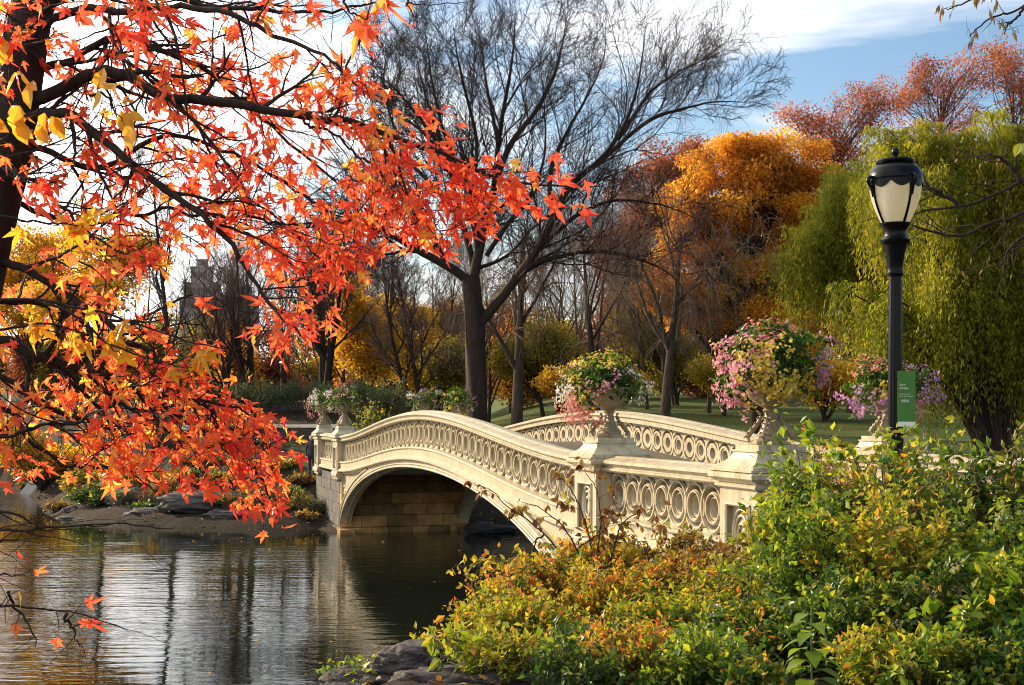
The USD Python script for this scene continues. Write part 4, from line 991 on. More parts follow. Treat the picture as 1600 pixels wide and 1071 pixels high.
bare_tree('bare weeping tree with pale hanging twigs right of the big trunk', 806, 63, 330, 250, 81, True, 'bark', 'twig_tan', n=(9, 7, 8, 3), r0=.36, clear=.35)
bare_tree('wide bare weeping tree dropping a curtain of thin twigs behind the left flower urn', 1035, 68, 330, 290, 82, True, 'bark', 'twig_tan', n=(10, 7, 7, 3), r0=.34, clear=.3)
bare_tree('grey brown bare weeping tree between the big trunk and the russet tree', 935, 75, 330, 260, 83, True, 'bark_dark', 'twig_purple', n=(10, 7, 7, 3), r0=.28)
bare_tree('bare tree with two slender stems directly left of the big trunk', 662, 84, 400, 130, 84, False, n=(12, 8, 7, 5), trunks=2, bark='bark_dark', r0=.22)
bare_tree('slender bare tree with purple twigs behind the far end of the bridge', 600, 92, 390, 150, 85, False, n=(12, 8, 7, 5), bark='bark_dark')
bare_tree('tall thin bare tree with a straight trunk between the red leaves at left', 274, 76, 215, 150, 86, False, n=(12, 7, 6, 4), bark='bark_dark', r0=.19)
bare_tree('low tangle of purple bare stems on the bank left of the bridge', 350, 82, 470, 200, 87, False, n=(10, 8, 7, 5), trunks=3, bark='bark_dark', clear=.1)
bare_tree('many stemmed dark bare tree above the hedge left of the bridge', 388, 84, 400, 150, 88, False, n=(9, 8, 7, 4), trunks=2, bark='bark_dark', r0=.3)
bare_tree('dark many stemmed bare tree leaning apart above the hedge near the bridge end', 505, 86, 380, 170, 89, False, n=(10, 8, 7, 4), trunks=4, bark='bark_dark', r0=.26)

# the woodland edge that closes the view beyond the lawn
rng = np.random.default_rng(6)
for k in range(17):
    px = 440 + k * 47 + rng.uniform(-14, 14); d = rng.uniform(98, 114)
    bare_tree('bare brown tree in the thicket between the lawn and the far wood', px, d, rng.uniform(395, 455) - (60 if px > 830 else 0), rng.uniform(150, 210), 700 + k, False, n=(10, 8, 7, 5), trunks=1 + k % 2, bark='bark', r0=.17,
              twig='twig_purple' if k % 3 else 'twig_tan', group='bare brown trees behind the lawn', name='thicket_tree', clear=.12)
rng = np.random.default_rng(5)
WOOD = {'rust': 'rusty brown tree in the far woodland edge', 'olive': 'olive brown tree in the far woodland edge', 'gold': 'faded gold tree in the far woodland edge', 'orange': 'orange brown tree in the far woodland edge'}
for k in range(40):
    px = -160 + k * 48 + rng.uniform(-18, 18); d = rng.uniform(118, 150)
    top = 470 + rng.uniform(-30, 45) - (70 if px > 950 else 0) - (90 if px > 1250 else 0)
    lf = ['rust', 'olive', 'gold', 'rust', 'orange', 'olive'][rng.integers(0, 6)]
    w = rng.uniform(36, 58); cy = (top + 640) / 2
    leafy_tree(WOOD[lf], px, d, [(px, cy, w, (640 - top) / 2), (px + rng.uniform(-30, 30), cy + 50, w * 1.1, 55)], lf, (.42), 4200, 200 + k, 'bark_dark', WOOD[lf].replace('tree', 'trees').replace('in the', 'of the'), nclump=60, clump=1.6, r0=.25, name='woodland_tree')

# ------------------------------------------------------------------ the red maple in front, at left
def crooked(rng, p, amp):
    K = len(p); n = np.cumsum(rng.normal(size=(K, 3)) * amp, 0); n -= np.linspace(0, 1, K)[:, None] * n[-1]
    q = p + n; q[0] = p[0]; return q
MAPLE_AREA = sg.Polygon([(-60, -60), (590, -60), (606, 20), (560, 25), (535, 5), (520, 40), (545, 90), (600, 100), (640, 150), (690, 150), (740, 205), (790, 235), (850, 262), (912, 245), (915, 300), (800, 318), (800, 350),
    (720, 380), (690, 400), (640, 370), (600, 355), (585, 440), (530, 450), (545, 500), (520, 545), (480, 565), (470, 595), (400, 590), (350, 610), (420, 640), (462, 668), (462, 700), (425, 730), (445, 800), (420, 822), (370, 780), (330, 770),
    (270, 795), (230, 765), (180, 770), (140, 740), (60, 760), (-60, 770)])
MAPLE_GAP = sg.Polygon([(250, 395), (380, 375), (400, 440), (385, 500), (420, 575), (330, 580), (270, 545), (240, 450)])
def maple():
    rng = np.random.default_rng(7); D = 7.2
    b = PX(-110, 0, D); b[2] = gz(b[0], b[1]) - .2
    t = thing('maple_tree', 'red maple leaning in from the left edge with spreading branches of orange leaves', 'tree', b)
    tp = smooth_line([b, PX(-80, 700, D), PX(-45, 480, D), PX(-10, 320, D), PX(12, 240, D), PX(30, 130, D), PX(45, 40, D), PX(62, -60, D), PX(75, -200, D)], 40)
    tr = np.interp(np.arange(40), [0, 4, 20, 39], [.20, .155, .128, .10])
    v, f, _ = tubes(tp, tr, 18)
    put(t, 'trunk', (v, f), M['bark_dark'], smooth=True)
    spec = [([(15, 165), (90, 140), (150, 112), (205, 112), (262, 140), (330, 152), (400, 165), (470, 178), (535, 180), (600, 202), (660, 228), (740, 255), (820, 282), (890, 292)], -.4, .046, .004),
            ([(5, 215), (50, 185), (115, 186), (165, 225), (220, 272), (280, 322), (330, 372), (380, 432), (430, 482), (470, 525)], -.8, .040, .005),
            ([(30, 130), (75, 105), (120, 90), (190, 62), (260, 85), (320, 115), (390, 170), (450, 215), (520, 285), (580, 325)], .5, .030, .004),
            ([(38, 70), (90, 28), (140, 12), (210, 12), (300, 20), (380, 45), (450, 78), (520, 112), (570, 150)], -.6, .032, .004),
            ([(45, 40), (100, -10), (180, -25), (280, -5), (380, 0), (470, 10), (560, 5), (600, 8)], .6, .028, .004),
            ([(-25, 395), (40, 412), (110, 462), (180, 512), (240, 562), (300, 616), (360, 642), (430, 668)], -.3, .032, .004),
            ([(-50, 500), (30, 535), (80, 562), (140, 592), (210, 612), (262, 642), (330, 692), (390, 738), (425, 800)], .3, .042, .004),
            ([(-60, 560), (20, 590), (80, 640), (140, 660), (220, 690), (300, 720), (350, 770)], .9, .022, .003),
            ([(-50, 480), (20, 470), (100, 500), (170, 560), (250, 600), (330, 640), (400, 655)], 1.1, .022, .003),
            ([(-75, 690), (0, 690), (80, 672), (160, 645), (200, 600), (250, 590)], -.5, .018, .003),
            ([(20, 225), (80, 232), (160, 250), (230, 215), (300, 205), (380, 240), (450, 290), (530, 340), (640, 360)], 1.0, .024, .003),
            ([(-5, 300), (60, 340), (130, 345), (210, 325), (290, 330), (370, 360), (450, 410), (500, 470)], .6, .020, .003),
            ([(150, 112), (170, 90), (178, 65), (172, 60), (180, 75), (230, 100), (300, 180), (350, 260), (420, 330), (520, 430), (550, 470)], .7, .018, .003),
            ([(-60, 600), (0, 640), (60, 700), (130, 725), (200, 735), (260, 770)], .2, .018, .003),
            ([(470, 178), (520, 210), (580, 260), (640, 320), (690, 365)], -.4, .010, .003),
            ([(660, 228), (700, 240), (740, 290), (780, 330)], -.3, .007, .003),
            ([(280, 322), (360, 345), (440, 350), (520, 345), (590, 360)], -.6, .012, .003),
            ([(300, 616), (350, 680), (390, 700), (450, 690)], -.2, .009, .003),
            ([(-50, 80), (0, 60), (60, 20), (120, -40)], -.7, .02, .004), ([(-60, 230), (0, 260), (60, 300), (150, 380), (210, 420)], -.6, .02, .004)]
    PP, RR = [], []
    for k, (s, dd, r0, r1) in enumerate(spec):
        p, r = limb(rng, s, D, dd, r0 * .85, r1, 40)
        p = crooked(rng, p, .010)
        put(t, 'branch', tubes(p, r, 8)[:2], M['bark_dark'], smooth=True); PP.append(p); RR.append(r)
    PP, RR = np.array(PP), np.array(RR)
    P2, R2 = grow(rng, PP, RR, 17, (.12, 1), (25, 60), (.35, .95), 10, .02, .14, .55, .35, rmin=.0035, relative=False)
    P3, R3 = grow(rng, P2, R2, 6, (.2, 1), (25, 65), (.18, .45), 6, .0, .17, .6, .2, rmin=.0022, relative=False)
    def inside(P):
        e = P[:, -1]; return np.array([MAPLE_AREA.contains(sg.Point(CX + q[0] / q[1] * F_PX, HORIZON - (q[2] - CAM[2]) / q[1] * F_PX)) for q in e])
    k2 = inside(P2); P2, R2 = P2[k2], R2[k2]; k3 = inside(P3); P3, R3 = P3[k3], R3[k3]
    put(t, 'side_branches', tubes(P2, R2, 5)[:2], M['bark_dark'], kind='stuff')
    put(t, 'twigs', tubes(P3, R3, 4)[:2], M['bark_dark'], kind='stuff')
    n = 9600
    S = rng.integers(0, len(P3), n)
    pos, tan, _ = sample(P3, R3, S, rng.random(n) ** .6)
    m = 2600; S2 = rng.integers(0, len(P2), m); p2, t2, _ = sample(P2, R2, S2, rng.random(m) ** .7)
    pos = np.vstack([pos, p2]); tan = np.vstack([tan, t2])
    pos = pos + rng.normal(size=pos.shape) * .045 + (0, 0, -.02)
    sx = CX + pos[:, 0] / pos[:, 1] * F_PX; sy = HORIZON - (pos[:, 2] - CAM[2]) / pos[:, 1] * F_PX
    pts = shapely.points(sx, sy)
    ok = shapely.contains(MAPLE_AREA, pts) & ~(shapely.contains(MAPLE_GAP, pts) & (rng.random(len(pts)) < .80))
    thin = np.clip(1.0 - .52 * np.exp(-(((sx - 150) / 190) ** 2 + ((sy - 240) / 150) ** 2)), 0, 1)   # the crown is thinner round the upper limbs
    ok &= rng.random(len(pts)) < thin * .215
    tips = []
    for k, lo, m in ((0, .72, 60), (14, .5, 34), (15, .4, 30), (16, .7, 24), (10, .85, 20), (4, .85, 14), (6, .8, 30), (17, .6, 24), (5, .85, 24)):
        p, tn, _ = sample(PP, RR, np.full(m, k), lo + (1 - lo) * rng.random(m)); tips.append((p + rng.normal(size=(m, 3)) * .07 + (0, 0, -.04), tn))
    tp_, tt_ = np.vstack([a for a, _ in tips]), np.vstack([b for _, b in tips])
    tx = CX + tp_[:, 0] / tp_[:, 1] * F_PX; ty = HORIZON - (tp_[:, 2] - CAM[2]) / tp_[:, 1] * F_PX
    pos, tan, sx, sy = np.vstack([pos[ok], tp_]), np.vstack([tan[ok], tt_]), np.r_[sx[ok], tx], np.r_[sy[ok], ty]; ok = np.ones(len(pos), bool)
    pos, tan, sx, sy = pos[ok], tan[ok], sx[ok], sy[ok]; n = len(pos)
    droop = unit(tan * .5 + rng.normal(size=(n, 3)) * .55 + (0, 0, -.75))
    z = unit(np.array([-.35, -.55, .45]) + rng.normal(size=(n, 3)) * .72); z = unit(z - droop * (z * droop).sum(1, keepdims=True))
    fr = np.stack([droop, np.cross(z, droop), z], 1)
    size = np.clip(rng.normal(.088, .021, n), .045, .135)
    yel = .27 * np.exp(-(((sx - 120) / 190) ** 2 + ((sy - 600) / 190) ** 2)) + .14 * np.exp(-(((sx - 560) / 80) ** 2 + ((sy - 200) / 120) ** 2))
    tint = np.clip(.32 + yel + rng.normal(size=n) * .20 + .35 * (meshkit.fbm(pos * 2.2, 3, 4) - .5), 0, 1)
    kind = rng.integers(0, len(STARS), n)
    order = np.argsort(-(size / pos[:, 1]))[:300]; single = np.zeros(n, bool); single[order] = True
    for k in order:
        put(t, 'leaf', stamp(STARS[kind[k]], pos[k:k + 1], fr[k:k + 1], size[k:k + 1], tint[k:k + 1], STAR_VT), M['maple'])
    rest = [stamp(STARS[j], pos[q], fr[q], size[q], tint[q], STAR_VT) for j in range(len(STARS)) for q in [(kind == j) & ~single]]
    put(t, 'leaves', join(rest), M['maple'], kind='stuff')
    st = np.stack([pos + droop * .02, pos - droop * .02 + (0, 0, .012), pos - droop * .05 + rng.normal(size=(n, 3)) * .012 + (0, 0, .035)], 1)
    curves(t, 'leaf_stalks', [(st, np.full((n, 3), .0011))], M['bark_dark'])
    return t, n
maple_thing, maple_n = maple()

def leafy_spray(name, label, cat, lines, D, leaf, tpl, size, nper, seed, bark='bark_dark', r=.008, hang=.7, parts=200, group=None, twig=(.12, .3), per=5, dd=0.0):
    """A few branches with single leaves, each leaf a part."""
    rng = np.random.default_rng(seed)
    b = PX(*lines[0][0], D)
    t = thing(name, label, cat, b, group)
    PP, RR = [], []
    for s in lines:
        p, rr = limb(rng, s, D, dd, r, r * .3, 24); p = crooked(rng, p, .006)
        put(t, 'branch', tubes(p, rr, 6)[:2], M[bark], smooth=True); PP.append(p); RR.append(rr)
    P2, R2 = grow(rng, np.array(PP), np.array(RR), per, (.15, 1), (25, 65), twig, 6, 0, .16, .5, .2, rmin=.002, relative=False)
    put(t, 'twigs', tubes(P2, R2, 4)[:2], M[bark], kind='stuff')
    n = nper * len(lines)
    if n:
        pos, tan, _ = sample(P2, R2, rng.integers(0, len(P2), n), .35 + .65 * rng.random(n))
        x = unit(tan * .5 + rng.normal(size=(n, 3)) * .4 + (0, 0, -hang)); z = unit(np.array([-.3, -.6, .3]) + rng.normal(size=(n, 3)) * .5); z = unit(z - x * (x * z).sum(1, keepdims=True))
        fr = np.stack([x, np.cross(z, x), z], 1); sz = rng.uniform(*size, n); tint = np.clip(rng.normal(.5, .25, n), 0, 1)
        for k in range(min(n, parts)):
            T = tpl[k % len(tpl)] if isinstance(tpl, list) else tpl
            put(t, 'leaf', stamp(T, pos[k:k + 1], fr[k:k + 1], sz[k:k + 1], tint[k:k + 1]), M[leaf])
    return t
WIDE_OVATE = (OVATE[0] * np.array([1, 1.25, 1]), OVATE[1])
leafy_spray('yellow_leaf_branch', 'thin branch with large yellow lobed leaves crossing in front of the red maple', 'branch',
            [[(-40, 470), (60, 470), (150, 490), (230, 520), (290, 540), (350, 548), (420, 535)], [(60, 470), (120, 500), (170, 540), (250, 570), (300, 575)], [(-40, 330), (40, 345), (110, 348), (150, 352)], [(-40, 520), (60, 505), (130, 520), (190, 555)]],
            6.2, 'yellow_leaf', STARS, (.10, .150), 8, 71, twig=(.05, .16))
leafy_spray('yellow_ovate_branch', 'twigs with oval golden leaves hanging in front of the maple trunk', 'branch',
            [[(-50, 40), (0, 60), (30, 110), (50, 150)], [(-50, 130), (0, 150), (40, 170), (80, 160)], [(-40, 215), (10, 190), (50, 185)], [(140, 150), (170, 160), (190, 190)]],
            6.4, 'yellow_leaf', WIDE_OVATE, (.085, .135), 9, 72, twig=(.05, .15))
leafy_spray('red_leaf_twig', 'dark red leaves on a twig hanging from the top edge', 'branch', [[(530, -40), (545, 0), (560, 15), (580, 25)], [(590, -40), (600, -5), (604, 12)]], 6.0, 'maple', STARS, (.10, .15), 5, 73, twig=(.03, .10), per=4)
leafy_spray('bare_twig', 'bare twig curving in at the top edge left of the bare tree crown', 'branch', [[(600, -50), (640, -5), (665, 5), (730, 4)], [(635, -10), (650, 20), (655, 30)]], 6.4, 'maple', STARS, (.05, .08), 1, 74, twig=(.05, .15), per=4, r=.006)
leafy_spray('bare_water_twig', 'dark bare branch reaching in from the left over the water', 'branch',
            [[(-60, 825), (20, 832), (90, 826), (160, 818), (230, 822), (270, 826)], [(-60, 785), (10, 800), (60, 825), (110, 826)], [(-60, 845), (0, 848), (60, 840)]], 7.0, 'maple', STARS, (.05, .08), 0, 75, twig=(.15, .5), per=6, r=.010)
leafy_spray('lower_water_twig', 'lowest bare branch with one red leaf tuft drooping over the water', 'branch',
            [[(-60, 950), (0, 952), (60, 955), (105, 958), (150, 965), (200, 985)], [(105, 958), (120, 985), (128, 1010)], [(15, 925), (28, 950), (50, 990), (55, 1010)], [(-60, 900), (0, 895), (40, 900)]], 7.0, 'maple', STARS, (.08, .11), 2, 76, twig=(.1, .3), per=4, r=.009)
leafy_spray('seed_pod_twig', 'twig with hanging dark seed pods in the top right corner', 'branch',
            [[(1680, -30), (1600, 10), (1560, 22), (1530, 45), (1515, 60)], [(1640, -40), (1560, -10), (1500, 8), (1478, 14)], [(1600, 10), (1575, 40), (1570, 55)]], 9.0, 'dry', BLADE, (.06, .10), 16, 77, twig=(.1, .3), per=6, r=.010, hang=2.5)
leafy_spray('dark_bare_branch', 'dark bare branch forking in from the right edge behind the lantern', 'branch',
            [[(1700, 230), (1600, 285), (1560, 305), (1510, 325), (1460, 330), (1425, 335)], [(1690, 300), (1600, 335), (1550, 350), (1500, 368), (1440, 355), (1425, 352)], [(1600, 285), (1570, 250), (1545, 240)], [(1500, 325), (1470, 300), (1450, 290), (1440, 270)], [(1700, 320), (1590, 380), (1560, 420)]],
            13.0, 'dry', BLADE, (.05, .09), 10, 78, twig=(.3, .9), per=9, r=.026, hang=1.5)
leafy_spray('green_leaf_twig', 'small bright green leaves poking in at the right edge', 'branch', [[(1650, 200), (1615, 215), (1598, 240)]], 6.5, 'lime', WIDE_OVATE, (.06, .09), 7, 79, twig=(.04, .12), per=4)

# ------------------------------------------------------------------ shrubs, plants and rocks of the near bank
def shrub(name, label, cat, px, top_y, d, width_px, leaf, size, nleaf, seed, tpl=FOLD, stems=26, parts=24, group=None, bark='twig_tan', flat=.9, wild=.25, depth=.8, z0=None, seedheads=0, upright=.5):
    rng = np.random.default_rng(seed)
    x = (px - CX) * d / F_PX; zb = gz(x, d) if z0 is None else z0
    b = np.array([x, d, zb - .06]); H = CAM[2] + (HORIZON - top_y) * d / F_PX - b[2]; W = width_px * d / F_PX / 2
    t = thing(name, label, cat, b, group)
    a = rng.random(stems) * 2 * np.pi; r = np.sqrt(rng.random(stems))
    tip = b + np.c_[np.cos(a) * r * W, np.sin(a) * r * W * depth, H * (1 - .42 * r ** 2) * rng.uniform(.62, 1.14, stems)]
    foot = b + np.c_[np.cos(a) * r * W * .35, np.sin(a) * r * W * .3, np.zeros(stems)]
    u = np.linspace(0, 1, 9)[None, :, None]
    mid = foot * .45 + tip * .55 + np.array([0, 0, 1.0]) * H * .12 + rng.normal(size=(stems, 3)) * .05 * H
    P = (1 - u) ** 2 * foot[:, None] + 2 * u * (1 - u) * mid[:, None] + u ** 2 * tip[:, None]
    R = np.broadcast_to(np.linspace(.009, .003, 9), (stems, 9)) * np.sqrt(max(H, .4))
    P2, R2 = grow(rng, P, R, 9, (.22, 1), (25, 65), (.15 * max(H, .6), .50 * max(H, .6)), 6, .18, .12, .55, .25, rmin=.0016, relative=False)
    curves(t, 'stems', [(P, R), (P2, R2)], M[bark])
    k = rng.integers(0, len(P2), nleaf)
    pos, tan, _ = sample(P2, R2, k, .1 + .9 * rng.random(nleaf))
    pos = pos + rng.normal(size=(nleaf, 3)) * size * .35
    xx = unit(tan * .5 + rng.normal(size=(nleaf, 3)) * .7 + (0, 0, -.12)); z = unit(np.array([-.15, -.1, flat]) + rng.normal(size=(nleaf, 3)) * .5); z = unit(z - xx * (xx * z).sum(1, keepdims=True))
    fr = np.stack([xx, np.cross(z, xx), z], 1); sz = np.clip(np.exp(rng.normal(-.08, .36, nleaf)), .4, 2.1) * size
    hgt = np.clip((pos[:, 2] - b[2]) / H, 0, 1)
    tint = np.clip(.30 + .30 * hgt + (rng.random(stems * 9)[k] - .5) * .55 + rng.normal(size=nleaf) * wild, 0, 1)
    pick = np.argsort(pos[:, 1] - hgt * .6 - sz * 3)[:parts]
    m = np.ones(nleaf, bool); m[pick] = False
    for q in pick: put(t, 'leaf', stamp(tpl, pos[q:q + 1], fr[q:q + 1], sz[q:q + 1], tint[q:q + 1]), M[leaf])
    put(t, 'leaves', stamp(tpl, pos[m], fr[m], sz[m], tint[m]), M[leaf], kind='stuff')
    if nleaf > 2000 and tpl is FOLD:                                  # a climber or neighbour that has grown through it
        alt = ['yellowgreen', 'dry', 'green', 'autumn_shrub', 'lime', 'olive'][seed % 6]; w2 = int(nleaf * .16)
        kk = rng.integers(0, max(len(P2) // 5, 1), w2) * 5 % len(P2)
        p2, t2, _ = sample(P2, R2, kk, rng.random(w2)); p2 = p2 + rng.normal(size=(w2, 3)) * size * .6
        put(t, 'climber_leaves', stamp(OVATE, p2, random_frames(rng, w2, .7, .4), rng.uniform(.7, 1.7, w2) * size, rng.random(w2)), M[alt], kind='stuff')
    if seedheads:
        s = rng.integers(0, stems, seedheads)
        c = tip[s] + rng.normal(size=(seedheads, 3)) * .05
        q = np.repeat(c, 26, 0) + rng.normal(size=(seedheads * 26, 3)) * np.array([.028, .028, .016])
        put(t, 'seed_heads', stamp(DAISY, q, face_frames(rng, np.tile([0, -.5, 1.0], (len(q), 1)), .8), rng.uniform(.012, .024, len(q)), rng.random(len(q))), M['seed'], kind='stuff')
    return t
SHRUBS = [
    # px, top, d, width, leaf, size, n, label
    (785, 905, 11.6, 130, 'autumn_shrub', .050, 3600, 'orange tipped shrub at the water edge below the bridge arch'),
    (768, 950, 10.6, 100, 'yellowgreen', .045, 2800, 'small yellow green shrub nearest the water, left of the bank'),
    (850, 880, 11.2, 190, 'autumn_shrub', .046, 4600, 'rounded orange gold shrub in front of the arch foot'),
    (830, 955, 9.9, 180, 'yellowgreen', .042, 4400, 'yellow green shrub above the dark rock'),
    (935, 840, 12.2, 190, 'autumn_shrub', .048, 4600, 'tall rusty orange shrub against the near pier'),
    (950, 900, 10.6, 200, 'autumn_shrub', .044, 4400, 'dense amber shrub in the middle of the bank'),
    (1040, 835, 13.0, 190, 'dry', .050, 3600, 'brown withered shrub under the near ring railing'),
    (1050, 880, 11.4, 210, 'autumn_shrub', .046, 4600, 'yellow orange shrub below the near ring railing'),
    (1040, 940, 9.8, 210, 'yellowgreen', .046, 4400, 'olive and yellow shrub in front of the amber one'),
    (1140, 850, 12.4, 180, 'dry', .046, 3200, 'dry brown shrub left of the end pier'),
    (1150, 900, 10.6, 200, 'yellowgreen', .052, 4200, 'yellow green shrub in front of the end pier'),
    (1220, 790, 11.6, 150, 'yellowgreen', .058, 3600, 'leggy yellow green shrub touching the end pier'),
    (1275, 705, 11.0, 130, 'lime', .075, 2400, 'tall bright green shrub with large leaves beside the end pier'),
    (1330, 715, 11.4, 190, 'autumn_shrub', .058, 4200, 'tall orange leaved shrub between the end pier and the lamp post'),
    (1290, 800, 9.8, 220, 'lime', .055, 4800, 'bushy lime green shrub in front of the end pier'),
    (1400, 705, 10.1, 130, 'lime', .055, 3200, 'fresh green shrub wrapped round the lamp post foot'),
    (1430, 745, 11.6, 170, 'green', .055, 4000, 'dark green bush right of the lamp post'),
    (1400, 800, 9.4, 240, 'yellowgreen', .052, 5000, 'yellow green thicket in front of the lamp post'),
    (1500, 740, 10.6, 170, 'green', .062, 4200, 'green bush in front of the right railing'),
    (1590, 715, 10.2, 190, 'green', .060, 4200, 'dark leaved bush at the right edge before the railing'),
    (1540, 820, 9.2, 240, 'lime', .055, 4800, 'leafy green bush with pale seed heads at right'),
    (1180, 960, 9.2, 220, 'green', .046, 4400, 'dark green low shrub at the bottom of the bank'),
    (1330, 900, 8.9, 230, 'green', .050, 4600, 'shaded green shrub behind the big leaved plant'),
    (1460, 920, 8.6, 230, 'green', .050, 4600, 'shaded bush with pale seed heads at lower right'),
    (1590, 900, 8.5, 200, 'lime', .065, 3600, 'lime green plant in the lower right corner'),
    (1060, 1010, 8.7, 240, 'green', .044, 3800, 'dark ground hugging shrub at the bottom centre'),
    (930, 1000, 9.2, 170, 'green', .042, 2600, 'small green plant growing beside the dark rock'),
    (690, 985, 9.6, 90, 'yellowgreen', .052, 900, 'sparse yellow leaved sapling left of the rock'),
    (560, 1050, 9.0, 90, 'lime', .045, 800, 'tuft of green leaves on the bottom rock')]
SHRUBS += [
    (790, 1010, 8.6, 120, 'yellowgreen', .040, 1700, 'low yellow green plants spilling over the dark rock'), (900, 1025, 8.2, 150, 'green', .042, 1700, 'low green plants at the bottom edge, right of the long dark rock'),
    (990, 985, 8.4, 190, 'autumn_shrub', .040, 2600, 'low rusty plants at the bottom centre edge'), (1090, 1000, 8.1, 180, 'lime', .048, 2400, 'low lime plants at the bottom edge left of the big leaved plant'),
    (1180, 1050, 7.7, 110, 'green', .046, 2200, 'low dark plants in front of the big leaved plant'), (1390, 1000, 8.2, 170, 'yellowgreen', .050, 2600, 'low mottled plants right of the big leaved plant'),
    (1480, 1010, 7.9, 190, 'lime', .052, 2400, 'low lime plants at the lower right bottom edge'), (1600, 1000, 7.8, 120, 'green', .055, 1800, 'low green plants in the lower right corner')]
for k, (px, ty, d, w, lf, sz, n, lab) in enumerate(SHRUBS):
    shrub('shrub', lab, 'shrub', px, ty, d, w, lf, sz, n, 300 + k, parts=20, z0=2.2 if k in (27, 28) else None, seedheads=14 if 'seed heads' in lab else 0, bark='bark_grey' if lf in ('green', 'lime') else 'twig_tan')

# --- the big leaved plant at the bottom
def big_leaf_plant(label, px, d, top_y, seed, n=30, size=.15, lean=(0, 0), name='broad_leaf_plant', spread=1.0):
    rng = np.random.default_rng(seed); x = (px - CX) * d / F_PX
    b = np.array([x, d, gz(x, d) - .05]); H = CAM[2] + (HORIZON - top_y) * d / F_PX - b[2]
    t = thing(name, label, 'plant', b)
    st = smooth_line([b, b + (lean[0] * .3, lean[1] * .3, H * .5), b + (lean[0], lean[1], H)], 14)
    put(t, 'stem', tubes(st, np.linspace(.010, .004, 14), 6)[:2], M['lime_stem'], smooth=True)
    nu = np.linspace(0, 1, 6)
    for k in range(n):
        h = .18 + .80 * (k / (n - 1)); a = k * 2.4 + rng.normal() * .3
        p = st[int(h * 13)]; s = size * (1.15 - .55 * h) * rng.uniform(.85, 1.15)
        d_ = np.array([math.cos(a), math.sin(a), 0]); side = np.array([-d_[1], d_[0], 0])
        rows = []
        wid = np.array([.0, .26, .36, .30, .16, .0])
        for i, u in enumerate(nu):
            c = p + d_ * (.25 + u) * s * spread + np.array([0, 0, .10 * s + .25 * s * u - .75 * s * u * u])
            rows += [c + side * wid[i] * s + (0, 0, .05 * s), c, c - side * wid[i] * s + (0, 0, .05 * s)]
        v = np.array(rows); f = []
        for i in range(5):
            for j in range(2): f += [[3 * i + j, 3 * i + j + 1, 3 * i + 4 + j], [3 * i + j, 3 * i + 4 + j, 3 * i + 3 + j]]
        put(t, 'leaf', (v, np.array(f), np.full(len(v), np.clip(.35 + .4 * h + rng.normal() * .12, 0, 1))), M['lime'], smooth=True)
        put(t, 'leaf_stalk', tubes(np.array([p, p + d_ * .26 * s * spread + (0, 0, .11 * s)]), [.004, .0025], 4)[:2], M['lime_stem'])
M['lime_stem'] = plain_mat('green_stem', (.10, .14, .03), .5)
big_leaf_plant('tall plant with large drooping bright green leaves at the bottom of the bank', 1268, 7.45, 948, 1, 26, .17)
big_leaf_plant('upright broad leaved green sprout beside the end pier', 1262, 10.2, 700, 2, 16, .13, (.05, 0))
big_leaf_plant('broad leaved sprout at the lower right edge', 1560, 8.2, 975, 3, 18, .14)
big_leaf_plant('small broad leaved sprout at the bottom left of the bank', 690, 8.6, 1020, 4, 10, .11)

# --- the withered bramble that hangs over the arch foot
leafy_spray('withered_bramble', 'withered bramble with curled brown and yellow leaves arching before the bridge rib', 'shrub',
            [[(925, 930), (880, 870), (850, 835), (820, 812), (795, 795), (768, 768), (742, 758)], [(930, 920), (900, 860), (872, 820), (845, 795), (815, 785)], [(935, 920), (920, 840), (905, 790), (890, 755), (872, 745)],
             [(935, 920), (930, 850), (935, 800), (928, 760), (915, 740)], [(940, 920), (960, 860), (975, 820), (1000, 800), (1020, 795)], [(850, 835), (835, 850), (832, 880), (838, 900)], [(900, 860), (940, 830), (960, 790)]],
            11.9, 'dry', OVATE, (.06, .11), 34, 88, bark='bark', r=.010, hang=.9, parts=240, twig=(.12, .40), per=7)

# --- rocks at the bottom
RK = np.random.default_rng(9)
for k, (px, py, d, s, lab) in enumerate([(790, 1062, 8.7, (.46, .36, .17), 'long dark flat rock at the bottom edge under the shrubs'), (640, 1030, 9.1, (.24, .26, .16), 'dark rounded rock at the bottom edge beside the water'),
                                         (560, 1062, 9.0, (.26, .30, .13), 'low dark rock at the bottom edge left of the rounded one'), (690, 1062, 8.7, (.34, .3, .14), 'wet dark rock between the round rock and the long flat rock')]):
    c = PX(px, py, d)
    solo('rock', lumpy(RK, c - (0, 0, s[2] * .3), s, k + 1, 5, .5), M['rock'], lab, 'rock', smooth=True)

